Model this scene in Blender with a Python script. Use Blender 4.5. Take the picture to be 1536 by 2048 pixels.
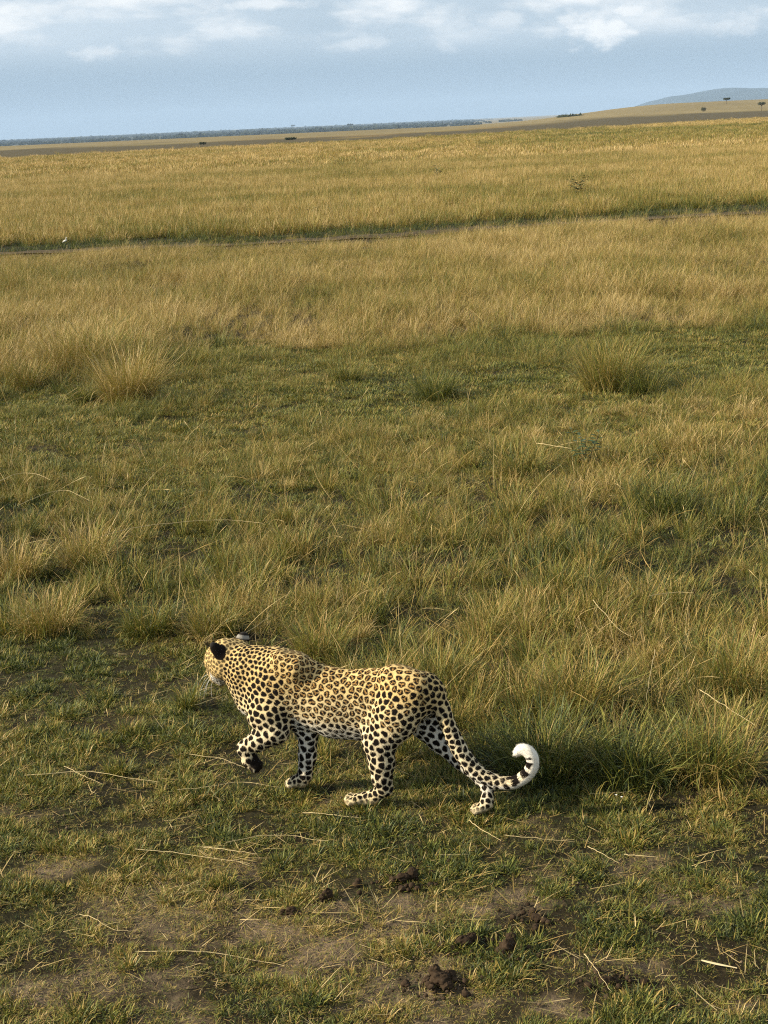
import bpy, math, random
import numpy as np
from mathutils import Vector, Matrix
sc = bpy.context.scene
for o in list(bpy.data.objects): bpy.data.objects.remove(o)
C = sc.collection
rng = np.random.default_rng(11)
random.seed(5)

# ------------------------------------------------------------------ camera
FPX, HC = 3078.0, 2.75                        # focal length in photo pixels, eye height
roll = math.atan(.0443)
pitch = math.atan((1024-243)*math.cos(roll)/FPX)
fw = np.array([0, math.cos(pitch), -math.sin(pitch)])
r0 = np.array([1., 0, 0]); u0 = np.array([0, math.sin(pitch), math.cos(pitch)])
RT = math.cos(roll)*r0 - math.sin(roll)*u0
UP = math.sin(roll)*r0 + math.cos(roll)*u0
CP = np.array([0, 0, HC])
cam = bpy.data.cameras.new('camera'); camo = bpy.data.objects.new('camera', cam); C.objects.link(camo)
cam.sensor_fit = 'VERTICAL'; cam.sensor_height = 34.6; cam.lens = 34.6*FPX/2048
cam.clip_start = .1; cam.clip_end = 60000
M = Matrix.Identity(4)
for i in range(3):
    M[i][0], M[i][1], M[i][2], M[i][3] = RT[i], UP[i], -fw[i], CP[i]
camo.matrix_world = M
sc.camera = camo

# ------------------------------------------------------------------ light
SUN_EL = math.radians(27)
trav = np.array([.985, .13]); trav /= np.linalg.norm(trav)          # the light travels to the right and a little away
td = Vector((trav[0]*math.cos(SUN_EL), trav[1]*math.cos(SUN_EL), -math.sin(SUN_EL)))
sun = bpy.data.lights.new('sun', 'SUN'); suno = bpy.data.objects.new('sun', sun); C.objects.link(suno)
sun.energy = 5.0; sun.angle = math.radians(.5); sun.color = (1, .88, .68)
suno.rotation_euler = td.to_track_quat('-Z', 'Y').to_euler(); suno.location = (-30, -10, 30)

world = bpy.data.worlds.new('World'); sc.world = world; world.use_nodes = True
nt = world.node_tree; nt.nodes.clear()
def N(nt, t, **k):
    n = nt.nodes.new(t)
    for a, b in k.items(): setattr(n, a, b)
    return n
def L(nt, a, b): nt.links.new(a, b)
def math_n(nt, op, a, b=None, clamp=False):
    n = N(nt, 'ShaderNodeMath', operation=op, use_clamp=clamp)
    for i, v in enumerate((a, b)):
        if v is None: continue
        if hasattr(v, 'is_output'): L(nt, v, n.inputs[i])
        else: n.inputs[i].default_value = v
    return n.outputs[0]
def ramp(nt, fac, stops, interp='LINEAR'):
    n = N(nt, 'ShaderNodeValToRGB'); e = n.color_ramp.elements; n.color_ramp.interpolation = interp
    while len(e) < len(stops): e.new(.5)
    for el, (p, c) in zip(e, stops):
        el.position = p; el.color = (*c, 1) if len(c) == 3 else c
    L(nt, fac, n.inputs[0]); return n.outputs[0]
def mix(nt, fac, a, b, mode='MIX'):
    n = N(nt, 'ShaderNodeMix', data_type='RGBA', blend_type=mode)
    for s, v in ((n.inputs[0], fac), (n.inputs[6], a), (n.inputs[7], b)):
        if hasattr(v, 'is_output'): L(nt, v, s)
        elif isinstance(v, (int, float)): s.default_value = v
        else: s.default_value = (*v, 1)
    return n.outputs[2]
sky = N(nt, 'ShaderNodeTexSky', sky_type='NISHITA', sun_disc=False)
sky.sun_elevation = SUN_EL; sky.sun_rotation = math.atan2(-trav[0], -trav[1]) % (2*math.pi)
sky.altitude = 1500; sky.air_density = 1.0; sky.dust_density = 1.2
tc = N(nt, 'ShaderNodeTexCoord'); sx = N(nt, 'ShaderNodeSeparateXYZ'); L(nt, tc.outputs['Generated'], sx.inputs[0])
mp = N(nt, 'ShaderNodeMapping'); mp.inputs['Scale'].default_value = (17, 17, 52); L(nt, tc.outputs['Generated'], mp.inputs[0])
mp.inputs['Location'].default_value = (1.3, 0, .35)
n1 = N(nt, 'ShaderNodeTexNoise'); L(nt, mp.outputs[0], n1.inputs['Vector'])
n1.inputs['Scale'].default_value = 1.0; n1.inputs['Detail'].default_value = 7; n1.inputs['Roughness'].default_value = .55
mp2 = N(nt, 'ShaderNodeMapping'); mp2.inputs['Scale'].default_value = (5, 5, 22); L(nt, tc.outputs['Generated'], mp2.inputs[0])
n2 = N(nt, 'ShaderNodeTexNoise'); L(nt, mp2.outputs[0], n2.inputs['Vector']); n2.inputs['Scale'].default_value = 1.0; n2.inputs['Detail'].default_value = 3
el = sx.outputs['Z']
# a grey-blue rain bank low down, pale broken cloud above it, both all round the sky
bank = (3.75, 5.1, 6.5)
base = mix(nt, ramp(nt, el, [(0, (1, 1, 1)), (.05, (.85, .85, .85)), (.30, (.25, .25, .25)), (1, (.1, .1, .1))]), sky.outputs[0], bank)
veil = math_n(nt, 'MULTIPLY', ramp(nt, el, [(.030, (0, 0, 0)), (.058, (1, 1, 1))], 'EASE'),
              ramp(nt, n2.outputs[0], [(.28, (.35, .35, .35)), (.62, (1, 1, 1))]))
c1 = mix(nt, math_n(nt, 'MULTIPLY', veil, .9), base, (6.9, 8.0, 8.9))
puff = math_n(nt, 'MULTIPLY', ramp(nt, n1.outputs[0], [(.42, (0, 0, 0)), (.74, (1, 1, 1))], 'EASE'),
              ramp(nt, el, [(.040, (0, 0, 0)), (.060, (1, 1, 1))], 'EASE'))
def cloud_bank(px, py, w, h, amt):
    global puff
    d = fw*FPX + RT*(px-768) - UP*(py-1024); d = d/np.linalg.norm(d)
    a = N(nt, 'ShaderNodeVectorMath', operation='SUBTRACT'); L(nt, tc.outputs['Generated'], a.inputs[0]); a.inputs[1].default_value = d
    b_ = N(nt, 'ShaderNodeVectorMath', operation='MULTIPLY'); L(nt, a.outputs[0], b_.inputs[0]); b_.inputs[1].default_value = (FPX/w, FPX/w, FPX/h)
    l = N(nt, 'ShaderNodeVectorMath', operation='LENGTH'); L(nt, b_.outputs[0], l.inputs[0])
    v = math_n(nt, 'ADD', l.outputs[1], math_n(nt, 'MULTIPLY', math_n(nt, 'SUBTRACT', n3.outputs[0], .5), 2.6))
    puff = math_n(nt, 'MAXIMUM', puff, math_n(nt, 'MULTIPLY', ramp(nt, v, [(.0, (1, 1, 1)), (1.15, (0, 0, 0))], 'EASE'), amt))
n3 = N(nt, 'ShaderNodeTexNoise'); mp3 = N(nt, 'ShaderNodeMapping'); mp3.inputs['Scale'].default_value = (48, 48, 90); L(nt, tc.outputs['Generated'], mp3.inputs[0]); L(nt, mp3.outputs[0], n3.inputs['Vector'])
n3.inputs['Scale'].default_value = 1.; n3.inputs['Detail'].default_value = 8; n3.inputs['Roughness'].default_value = .6
for a_ in ((1190, 52, 110, 42, 1.0), (1250, 20, 60, 24, .9), (1110, 60, 60, 22, .6), (430, 62, 60, 22, .6), (215, 105, 90, 20, .6), (520, 8, 130, 14, .7), (700, 88, 90, 22, .45), (90, 25, 110, 22, .5), (900, 60, 60, 40, .4), (1440, 50, 110, 24, .5), (1000, 40, 60, 20, .45), (350, 100, 60, 14, .4), (800, 5, 60, 20, .5)): cloud_bank(*a_)
c2 = mix(nt, math_n(nt, 'MULTIPLY', puff, .95), c1, (10.8, 11.0, 11.0))
bg = N(nt, 'ShaderNodeBackground'); bg.inputs[1].default_value = .051; L(nt, c2, bg.inputs[0])
wo = N(nt, 'ShaderNodeOutputWorld'); L(nt, bg.outputs[0], wo.inputs[0])

vs = sc.view_settings
sc.display_settings.display_device = 'sRGB'
vs.view_transform = 'Standard'; vs.look = 'None'; vs.exposure = .92; vs.gamma = 1; vs.use_curve_mapping = False
sc.render.engine = 'CYCLES'
cy = sc.cycles
cy.max_bounces = 6; cy.diffuse_bounces = 2; cy.glossy_bounces = 2; cy.transmission_bounces = 4; cy.volume_bounces = 0
cy.transparent_max_bounces = 8; cy.use_denoising = False; cy.filter_width = 1.15; cy.sample_clamp_indirect = 4
cy.caustics_reflective = cy.caustics_refractive = False

# ------------------------------------------------------------------ helpers
def ray(px, py): return fw*FPX + RT*(px-768) - UP*(py-1024)
def ss(a, b, x):
    t = np.clip((np.asarray(x, float)-a)/(b-a), 0, 1); return t*t*(3-2*t)
def _h(i, j, s):
    n = (i*374761393 + j*668265263 + s*1442695041) & 0xffffffff
    n = ((n ^ (n >> 13))*1274126177) & 0xffffffff
    return ((n ^ (n >> 16)) & 0xffff)/65535.0
def vnoise(x, y, s=0):
    x = np.asarray(x, float); y = np.asarray(y, float)
    xi = np.floor(x).astype(np.int64); yi = np.floor(y).astype(np.int64)
    fx = x-xi; fy = y-yi; fx = fx*fx*(3-2*fx); fy = fy*fy*(3-2*fy)
    a = _h(xi, yi, s); b = _h(xi+1, yi, s); c = _h(xi, yi+1, s); d = _h(xi+1, yi+1, s)
    return (a+(b-a)*fx)*(1-fy) + (c+(d-c)*fx)*fy
def fbm(x, y, s=0, o=4):
    v = 0; a = .5; t = 0
    for k in range(o):
        v = v + a*vnoise(np.asarray(x)*2**k+17.3*k, np.asarray(y)*2**k-9.1*k, s+k); t += a; a *= .5
    return v/t

def terrain(x, y):
    x = np.asarray(x, float); y = np.asarray(y, float)
    near = (fbm(x*2.2, y*2.2, 3, 3)-.5)*.045*ss(90, 40, y) + (fbm(x*7, y*7, 13, 2)-.5)*.022*ss(12, 8, y) + (fbm(x*.35, y*.35, 8, 3)-.5)*.16*ss(8.5, 15, y)*ss(300, 100, y)
    u = x/np.maximum(y, 1)
    right = ss(.045, .20, u)
    fall = -11*ss(545, 1500, y) + (fbm(x/900, y/900, 5, 3)-.5)*3*ss(1500, 4000, y)
    rise = 5.6*ss(380, 950, y) - 2.0*ss(1000, 2500, y) + (fbm(x/160, y/160, 6, 3)-.5)*1.2*ss(400, 700, y)
    # the ground steps down past the wheel track
    return near + fall*(1-right) + (rise + fall*.5*ss(1100, 3000, y))*right
def gnd(px, py, z=0.):
    d = ray(px, py); t = (z-HC)/d[2]; q = CP + d*t
    if 10 < q[1] < 200 or q[1] < 10:
        for _ in range(4):
            zz = float(terrain(q[0], q[1])); t = (z+zz-HC)/d[2]; q = CP + d*t
    return q
def flat(px, py):
    d = ray(px, py); return CP - d*(HC/d[2])

def tag(o, label=None, cat=None, group=None, kind=None):
    if label: o['label'] = label
    if cat: o['category'] = cat
    if group: o['group'] = group
    if kind: o['kind'] = kind
    return o
def link(name, me, mat=None, parent=None):
    o = bpy.data.objects.new(name, me); C.objects.link(o)
    if mat: me.materials.append(mat)
    if parent: o.parent = parent
    return o
def empty(name, loc, rz=0.):
    o = bpy.data.objects.new(name, None); C.objects.link(o); o.empty_display_size = .1
    o.location = Vector([float(v) for v in loc]); o.rotation_euler = (0, 0, rz); return o
def np_mesh(name, V, faces, smooth=True, attrs=None):
    """faces: list of (n,k) int arrays"""
    me = bpy.data.meshes.new(name); V = np.asarray(V, np.float32)
    if not isinstance(faces, (list, tuple)): faces = [faces]
    faces = [np.asarray(f, np.int32) for f in faces if len(f)]
    me.vertices.add(len(V)); me.vertices.foreach_set('co', V.ravel())
    loops = np.concatenate([f.ravel() for f in faces]); sizes = np.concatenate([np.full(len(f), f.shape[1], np.int32) for f in faces])
    me.loops.add(len(loops)); me.loops.foreach_set('vertex_index', loops)
    me.polygons.add(len(sizes)); me.polygons.foreach_set('loop_start', np.concatenate([[0], np.cumsum(sizes)[:-1]]).astype(np.int32))
    if smooth: me.polygons.foreach_set('use_smooth', np.ones(len(sizes), bool))
    for k, v in (attrs or {}).items():
        v = np.asarray(v, np.float32)
        if v.ndim == 1: a = me.attributes.new(k, 'FLOAT', 'POINT'); a.data.foreach_set('value', v)
        else:
            a = me.attributes.new(k, 'FLOAT_COLOR', 'POINT')
            if v.shape[1] == 3: v = np.concatenate([v, np.ones((len(v), 1), np.float32)], 1)
            a.data.foreach_set('color', v.ravel())
    me.update(); me.validate(); return me

def new_mat(name):
    m = bpy.data.materials.new(name); m.use_nodes = True; nt = m.node_tree; nt.nodes.clear()
    out = N(nt, 'ShaderNodeOutputMaterial'); return m, nt, out
def principled(nt, out, col, rough=.8, spec=.3):
    b = N(nt, 'ShaderNodeBsdfPrincipled'); b.inputs['Roughness'].default_value = rough
    b.inputs['Specular IOR Level'].default_value = spec
    if hasattr(col, 'is_output'): L(nt, col, b.inputs['Base Color'])
    else: b.inputs['Base Color'].default_value = (*col, 1)
    L(nt, b.outputs[0], out.inputs[0]); return b
def plain(name, col, rough=.8, spec=.3, var=0, scale=30):
    m, nt, out = new_mat(name)
    if var:
        t = N(nt, 'ShaderNodeTexCoord'); n = N(nt, 'ShaderNodeTexNoise'); L(nt, t.outputs['Object'], n.inputs['Vector'])
        n.inputs['Scale'].default_value = scale; n.inputs['Detail'].default_value = 5
        c = ramp(nt, n.outputs[0], [(.25, tuple(v*(1-var) for v in col)), (.75, tuple(min(1, v*(1+var)) for v in col))])
        b = principled(nt, out, c, rough, spec)
        bp = N(nt, 'ShaderNodeBump'); bp.inputs['Strength'].default_value = .6; bp.inputs['Distance'].default_value = .01
        L(nt, n.outputs[0], bp.inputs['Height']); L(nt, bp.outputs[0], b.inputs['Normal'])
    else: principled(nt, out, col, rough, spec)
    return m

# ------------------------------------------------------------------ zones of the plain (curves traced on the ground)
def curve(pts):
    q = np.array([flat(*p) for p in pts]); b = q[:, 0]/(q[:, 1]+1.0); o = np.argsort(b)
    return b[o], q[o, 1]
def curve_y(cv, x, y):
    return np.interp(np.asarray(x)/(np.asarray(y)+1.0), cv[0], cv[1])
CV_EDGE = curve([(-200, 1285), (0, 1290), (150, 1275), (300, 1290), (400, 1325), (480, 1410), (600, 1490), (800, 1535), (900, 1560), (1000, 1572), (1150, 1578), (1300, 1566), (1420, 1556), (1536, 1535), (1750, 1500)])
CV_BAND0 = curve([(-200, 925), (0, 915), (300, 895), (500, 872), (700, 850), (900, 836), (1150, 835), (1300, 825), (1536, 780), (1750, 755)])
CV_BAND1 = curve([(-250, 800), (0, 792), (120, 785), (215, 820), (282, 818), (318, 715), (450, 692), (650, 694), (800, 690), (1000, 668), (1150, 680), (1536, 660), (1750, 650)])
CV_TRACK = curve([(-300, 524), (0, 511), (400, 491), (768, 474), (1100, 449), (1536, 428), (1800, 415)])
CV_STRIP = curve([(-300, 503), (0, 493), (130, 487), (400, 477), (768, 460), (1100, 437), (1300, 425), (1536, 411), (1800, 398)])
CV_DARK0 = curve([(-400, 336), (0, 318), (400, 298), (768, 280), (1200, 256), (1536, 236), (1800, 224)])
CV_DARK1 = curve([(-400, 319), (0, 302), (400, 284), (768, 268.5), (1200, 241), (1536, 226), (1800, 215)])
BARE = [(350, 1850, .42, .20), (600, 1845, .34, .16), (660, 1930, .45, .16), (230, 1960, .30, .10), (860, 1830, .25, .10), (60, 2010, .22, .10), (800, 2000, .30, .12),
        (430, 1730, .22, .09), (120, 1740, .16, .08), (1290, 1740, .14, .07), (1000, 1800, .16, .08), (1080, 2010, .14, .07), (1470, 2010, .12, .06), (300, 1790, .30, .12), (780, 1890, .25, .1), (860, 1960, .2, .09), (640, 1610, .2, .06), (760, 1600, .14, .05)]
BARE = [(*flat(a, b)[:2], w, h) for a, b, w, h in BARE]
def bareness(x, y):
    x = np.asarray(x, float); y = np.asarray(y, float); v = np.zeros_like(x+y)
    wx = x + (fbm(x*5, y*5, 21, 3)-.5)*.25; wy = y + (fbm(x*5, y*5, 31, 3)-.5)*.18
    for a, b, w, h in BARE:
        v = np.maximum(v, 1-((wx-a)/w)**2-((wy-b)/(h*1.6))**2)
    v = np.maximum(v, (fbm(x*2.4, y*2.4, 41, 4)-.60)*4*ss(9, 6, y))
    return np.clip(v*1.15*(.40+.85*fbm(x*7, y*7, 43, 3)), 0, 1)
def track_d(x, y): return y - curve_y(CV_TRACK, x, y)

# ------------------------------------------------------------------ ground sheet
ys = np.concatenate([np.linspace(-40, 3.6, 24)[:-1], np.arange(3.6, 10, .035), 10*1.011**np.arange(0, 140)])
ys = np.concatenate([ys, ys[-1]*1.02**np.arange(1, 340)]); ys = ys[ys < 15200]; ys = np.append(ys, 15300)
us = np.sinh(np.linspace(-1, 1, 301)*3.2)/np.sinh(3.2)*.9
YY, UU = np.meshgrid(ys, us, indexing='ij'); XX = UU*(np.maximum(YY, -5)+9.0)
ZZ = terrain(XX, YY)
bare = bareness(XX, YY)
ZZ = ZZ - .012*bare*ss(9, 6, YY)
tdist = track_d(XX, YY)
tlen = np.maximum(curve_y(CV_STRIP, XX, YY)-curve_y(CV_TRACK, XX, YY), 1)
strip = ss(-.2, .6, tdist)*ss(tlen+.8, tlen-.6, tdist)
# colours of earth, thatch and far grass as they are on the ground itself
col = np.zeros(XX.shape+(3,)); soil = np.array([.17, .130, .088]); thatch = np.array([.028, .022, .012]); lawn = np.array([.030, .027, .013])
gold = np.array([.250, .165, .060]); ygreen = np.array([.14, .125, .036]); umber = np.array([.080, .066, .036]); tan = np.array([.195, .158, .082]); farw = np.array([.07, .075, .05])
def lerp(c, d, m): return c*(1-m[..., None]) + d*m[..., None]
nz = fbm(XX*1.3, YY*1.3, 51, 4)
col[:] = lawn
col = lerp(col, thatch, ss(.35, .65, nz))
col = lerp(col, soil*(.75+.5*fbm(XX*6, YY*6, 55, 3))[..., None], np.clip(bare*1.4, 0, 1)*(.35+.65*ss(.35, .6, fbm(XX*11, YY*11, 57, 3))))
y1 = curve_y(CV_BAND1, XX, YY)
col = lerp(col, thatch*1.3, ss(0, 2, YY-y1))
# beyond the drawn grass the mixture of straw and green is the ground's colour
patch = fbm(XX/np.maximum(YY, 30)*14+3, np.log(np.maximum(YY, 30))*16, 61, 4)
green_r = ss(0, .14, XX/np.maximum(YY, 1))*ss(110, 150, YY)*ss(260, 190, YY)
fm = np.clip(ss(.42, .62, patch)*.75 + green_r*.55 + ss(80, 45, YY)*.3, 0, 1)
far = lerp(np.broadcast_to(gold, col.shape), ygreen, fm)
col = lerp(col, far, ss(60, 140, YY))
col = lerp(col, np.array([.032, .036, .018]), strip*.8)
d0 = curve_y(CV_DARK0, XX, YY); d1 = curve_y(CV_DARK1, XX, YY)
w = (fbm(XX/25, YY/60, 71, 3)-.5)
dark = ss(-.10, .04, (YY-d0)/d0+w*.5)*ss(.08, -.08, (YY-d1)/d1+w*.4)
pas = ss(-.10, .06, (YY-d1)/d1+w*.12)
col = lerp(col, tan*(.85+.3*fbm(XX/40, YY/90, 75, 3))[..., None], pas)
col = lerp(col, umber, dark)  # dark olive brown band laid across the far grass
wood = ss(.10, .02, XX/np.maximum(YY, 1))*ss(700, 1200, YY)*ss(9500, 8600, YY)
col = lerp(col, farw, wood*.95)
pl = ss(.52, .62, fbm(XX/1500, YY/700, 79, 3))*ss(8000, 10000, YY)
col = lerp(col, tan, pl*.8)
nr, ncol = XX.shape
I = np.arange(nr*ncol).reshape(nr, ncol)
quads = np.stack([I[:-1, :-1], I[:-1, 1:], I[1:, 1:], I[1:, :-1]], -1).reshape(-1, 4)
gm, nt, out = new_mat('savanna_earth')
at = N(nt, 'ShaderNodeAttribute', attribute_name='col'); tcg = N(nt, 'ShaderNodeTexCoord')
nn = N(nt, 'ShaderNodeTexNoise'); L(nt, tcg.outputs['Object'], nn.inputs['Vector']); nn.inputs['Scale'].default_value = 26; nn.inputs['Detail'].default_value = 8; nn.inputs['Roughness'].default_value = .7
nf = N(nt, 'ShaderNodeTexNoise'); L(nt, tcg.outputs['Object'], nf.inputs['Vector']); nf.inputs['Scale'].default_value = .35; nf.inputs['Detail'].default_value = 9; nf.inputs['Roughness'].default_value = .75
c = mix(nt, 1.0, at.outputs['Color'], ramp(nt, nn.outputs[0], [(.3, (.55, .55, .55)), (.7, (1.5, 1.45, 1.4))]), 'MULTIPLY')
c = mix(nt, 1.0, c, ramp(nt, nf.outputs[0], [(.35, (.62, .66, .6)), (.65, (1.35, 1.32, 1.3))]), 'MULTIPLY')
b = principled(nt, out, c, .95, .1)
bp = N(nt, 'ShaderNodeBump'); bp.inputs['Strength'].default_value = 1.; bp.inputs['Distance'].default_value = .035
L(nt, nn.outputs[0], bp.inputs['Height']); L(nt, bp.outputs[0], b.inputs['Normal'])
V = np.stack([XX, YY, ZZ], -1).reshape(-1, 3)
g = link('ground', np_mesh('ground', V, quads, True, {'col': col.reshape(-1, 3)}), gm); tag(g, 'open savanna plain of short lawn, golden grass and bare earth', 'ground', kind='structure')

# dirt track: two worn ruts and a hump, laid along the traced curve
bt = np.linspace(-.42, .42, 260); ty = np.interp(bt, CV_TRACK[0], CV_TRACK[1])
for _ in range(30): ty[1:-1] = (ty[:-2]+2*ty[1:-1]+ty[2:])/4
tx = bt*(ty+1.0)
prof = np.linspace(0, 1, 9); rows = []
for v in prof:
    wob = (fbm(tx*.5, ty*0+v*0.3, 81, 3)-.5)*.5
    yy = ty - .35 + v*.9 + wob*(1 if v in (0, 1) else .4)
    zz = terrain(tx, yy) + .010 - .035*np.exp(-((v-.25)/.1)**2) - .035*np.exp(-((v-.75)/.1)**2) + .03*(1-abs(v-.5)*2)
    rows.append(np.stack([tx, yy, zz+.02], -1))
TV = np.stack(rows, 0); I = np.arange(TV.shape[0]*TV.shape[1]).reshape(TV.shape[:2])
tm = plain('track_earth', (.070, .054, .034), .95, .1, .35, 3)
tk = link('dirt_track', np_mesh('dirt_track', TV.reshape(-1, 3), np.stack([I[:-1, :-1], I[:-1, 1:], I[1:, 1:], I[1:, :-1]], -1).reshape(-1, 4)), tm)
tag(tk, 'reddish dirt wheel track crossing the plain beside a dark green strip', 'track', kind='structure')

# distant mountain, a long low ridge
b0 = [(1262, 0), (1290, .35), (1330, .70), (1370, .76), (1400, .86), (1445, 1.0), (1480, .96), (1536, .88), (1620, .8), (1750, .86), (1900, .7), (2100, .4), (2400, .0)]
bx = np.array([ray(p, 215)[0]/ray(p, 215)[1] for p, _ in b0]); bh = np.array([h for _, h in b0])
DM = 9800.; ub = np.linspace(bx[0], bx[-1], 160); hh = np.interp(ub, bx, bh)
for _ in range(6): hh[1:-1] = (hh[:-2]+2*hh[1:-1]+hh[2:])/4
hh = hh*(1+.05*(fbm(ub*120, ub*0, 91, 3)-.5)); rows = []
for v in np.linspace(-1, 1, 25):
    yy = DM + v*1500; zz = -30 + (hh*128+16)*np.cos(v*math.pi/2)**.8*(1+.25*(fbm(ub*60, ub*0+v*4, 95, 3)-.5)*(1-abs(v)) * (abs(v) > .05)) if abs(v) < .999 else ub*0-30
    rows.append(np.stack([ub*DM*(1+v*.02), ub*0+yy, zz], -1))
TV = np.stack(rows, 0); I = np.arange(TV.shape[0]*TV.shape[1]).reshape(TV.shape[:2])
mt = link('mountain', np_mesh('mountain', TV.reshape(-1, 3), np.stack([I[:-1, :-1], I[:-1, 1:], I[1:, 1:], I[1:, :-1]], -1).reshape(-1, 4)), plain('mountain_scrub', (.030, .042, .036), 1, 0, .3, .004))
tag(mt, 'long blue ridge far off on the horizon', 'mountain', kind='structure')

# haze
hz = bpy.data.meshes.new('haze'); X0, X1, Y0h, Y1h, Z0, Z1 = -16500, 16500, -60, 15500, -70, 190
hv = [(x, y, z) for z in (Z0, Z1) for y in (Y0h, Y1h) for x in (X0, X1)]
hz.from_pydata(hv, [], [(0, 2, 3, 1), (4, 5, 7, 6), (0, 1, 5, 4), (2, 6, 7, 3), (0, 4, 6, 2), (1, 3, 7, 5)])
hm, nt, out = new_mat('haze_air'); pv = N(nt, 'ShaderNodeVolumePrincipled')
pv.inputs['Color'].default_value = (.535, .73, 1, 1); pv.inputs['Density'].default_value = .85e-4; pv.inputs['Anisotropy'].default_value = .0
L(nt, pv.outputs[0], out.inputs['Volume'])
tag(link('haze', hz, hm), 'pale blue air haze over the far plain', 'haze', kind='stuff')

# ------------------------------------------------------------------ grass blades
def blades(n, rad, hmin, hmax, wid, lean, curl, seg, rg, seed=0., flop=0.):
    """n arching tapered blades; returns V, quads, tris, rnd, ht"""
    r = rad*np.sqrt(rg.random(n)); a = rg.random(n)*6.283
    bx, by = r*np.cos(a), r*np.sin(a)
    da = a + rg.normal(0, .9, n); h = hmin+(hmax-hmin)*rg.random(n)**1.3
    le = lean*(.25+rg.random(n))*(.4+.8*r/max(rad, 1e-6)); cu = curl*(.15+rg.random(n)**1.5*1.3)
    fl = rg.random(n) < flop; cu = np.where(fl, cu*2.4+.5, cu)
    ta = da + rg.normal(0, .6, n) + 1.57; w = wid*(.6+.8*rg.random(n))
    t = np.linspace(0, 1, seg+1)[None, :]
    ang = le[:, None] + cu[:, None]*t**1.3*1.4
    ds = h[:, None]/seg
    am = (ang[:, 1:]+ang[:, :-1])/2
    hor = np.concatenate([np.zeros((n, 1)), np.cumsum(np.sin(am)*ds, 1)], 1)
    ver = np.concatenate([np.zeros((n, 1)), np.cumsum(np.cos(am)*ds, 1)], 1)
    bend = (rg.normal(0, .12, n)[:, None]*h[:, None])*t**2
    x = bx[:, None]+hor*np.cos(da)[:, None]-bend*np.sin(da)[:, None]; y = by[:, None]+hor*np.sin(da)[:, None]+bend*np.cos(da)[:, None]
    ver = np.maximum(ver, .002+0*ver)
    wt = w[:, None]*(1-.15*t-.55*t**3)
    if seed:                                            # a feathery seed head near the tip
        sd_ = (rg.random(n) < seed)[:, None]
        wt = np.where(sd_, w[:, None]*(.45+1.3*np.exp(-((t-.86)/.10)**2)), wt)
    ox, oy = np.cos(ta)[:, None]*wt/2, np.sin(ta)[:, None]*wt/2
    Lv = np.stack([x-ox, y-oy, ver], -1); Rv = np.stack([x+ox, y+oy, ver], -1)
    P = np.stack([Lv, Rv], 2)                            # n, seg+1, 2, 3
    Vb = P[:, :seg].reshape(n, seg*2, 3); tip = ((Lv+Rv)/2)[:, seg:seg+1]
    V = np.concatenate([Vb, tip], 1); per = 2*seg+1
    base = (np.arange(n)*per)[:, None]
    q = np.concatenate([base+np.array([[2*k, 2*k+1, 2*k+3, 2*k+2]]) for k in range(seg-1)], 0) if seg > 1 else np.zeros((0, 4), int)
    tr = base+np.array([[2*seg-2, 2*seg-1, 2*seg]])
    rnd = np.repeat(rg.random(n), per); ht = np.tile(np.concatenate([np.repeat(np.linspace(0, 1, seg+1)[:seg], 2), [1.]]), n)
    return V.reshape(-1, 3), q, tr, rnd, ht
def join(parts):
    Vs, qs, ts, rs, hs = [], [], [], [], []; o = 0
    for V, q, t, r, h in parts:
        Vs.append(V); qs.append(q+o); ts.append(t+o); rs.append(r); hs.append(h); o += len(V)
    return np.concatenate(Vs), np.concatenate(qs), np.concatenate(ts), np.concatenate(rs), np.concatenate(hs)
def grass_mat(name, inst=True, dry=.5, stops=None):
    m, nt, out = new_mat(name)
    rn = N(nt, 'ShaderNodeAttribute', attribute_name='rnd').outputs['Fac']; h = N(nt, 'ShaderNodeAttribute', attribute_name='ht').outputs['Fac']
    if inst: d = N(nt, 'ShaderNodeAttribute', attribute_name='dry', attribute_type='INSTANCER').outputs['Fac']
    else:
        vn = N(nt, 'ShaderNodeValue'); vn.outputs[0].default_value = dry; d = vn.outputs[0]
    v = math_n(nt, 'ADD', d, math_n(nt, 'MULTIPLY', math_n(nt, 'SUBTRACT', rn, .5), .68))
    v = math_n(nt, 'ADD', v, math_n(nt, 'MULTIPLY', math_n(nt, 'SUBTRACT', h, .5), .16), True)
    c = ramp(nt, v, stops or [(0, (.022, .032, .010)), (.22, (.080, .106, .026)), (.45, (.195, .195, .034)), (.65, (.285, .200, .052)), (.85, (.37, .245, .085)), (1, (.54, .41, .19))])
    df = N(nt, 'ShaderNodeBsdfPrincipled'); L(nt, c, df.inputs['Base Color']); df.inputs['Roughness'].default_value = .55; df.inputs['Specular IOR Level'].default_value = .25
    tl = N(nt, 'ShaderNodeBsdfTranslucent'); L(nt, mix(nt, 1., c, (1.05, 1.1, .6), 'MULTIPLY'), tl.inputs['Color'])
    ms = N(nt, 'ShaderNodeMixShader'); ms.inputs[0].default_value = .15; L(nt, df.outputs[0], ms.inputs[1]); L(nt, tl.outputs[0], ms.inputs[2])
    L(nt, ms.outputs[0], out.inputs[0]); return m
GM = grass_mat('grass_blades')
def protos(cname, specs):
    col = bpy.data.collections.new(cname)
    for i, sp in enumerate(specs):
        rg = np.random.default_rng(100+i+len(cname)*7)
        V, q, t, r, h = join([blades(rg=rg, **s) for s in sp])
        me = np_mesh('%s_tuft_%02d' % (cname, i), V, [q, t], False, {'rnd': r, 'ht': h}); me.materials.append(GM)
        col.objects.link(bpy.data.objects.new('%s_tuft_%02d' % (cname, i), me))
    return col
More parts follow.
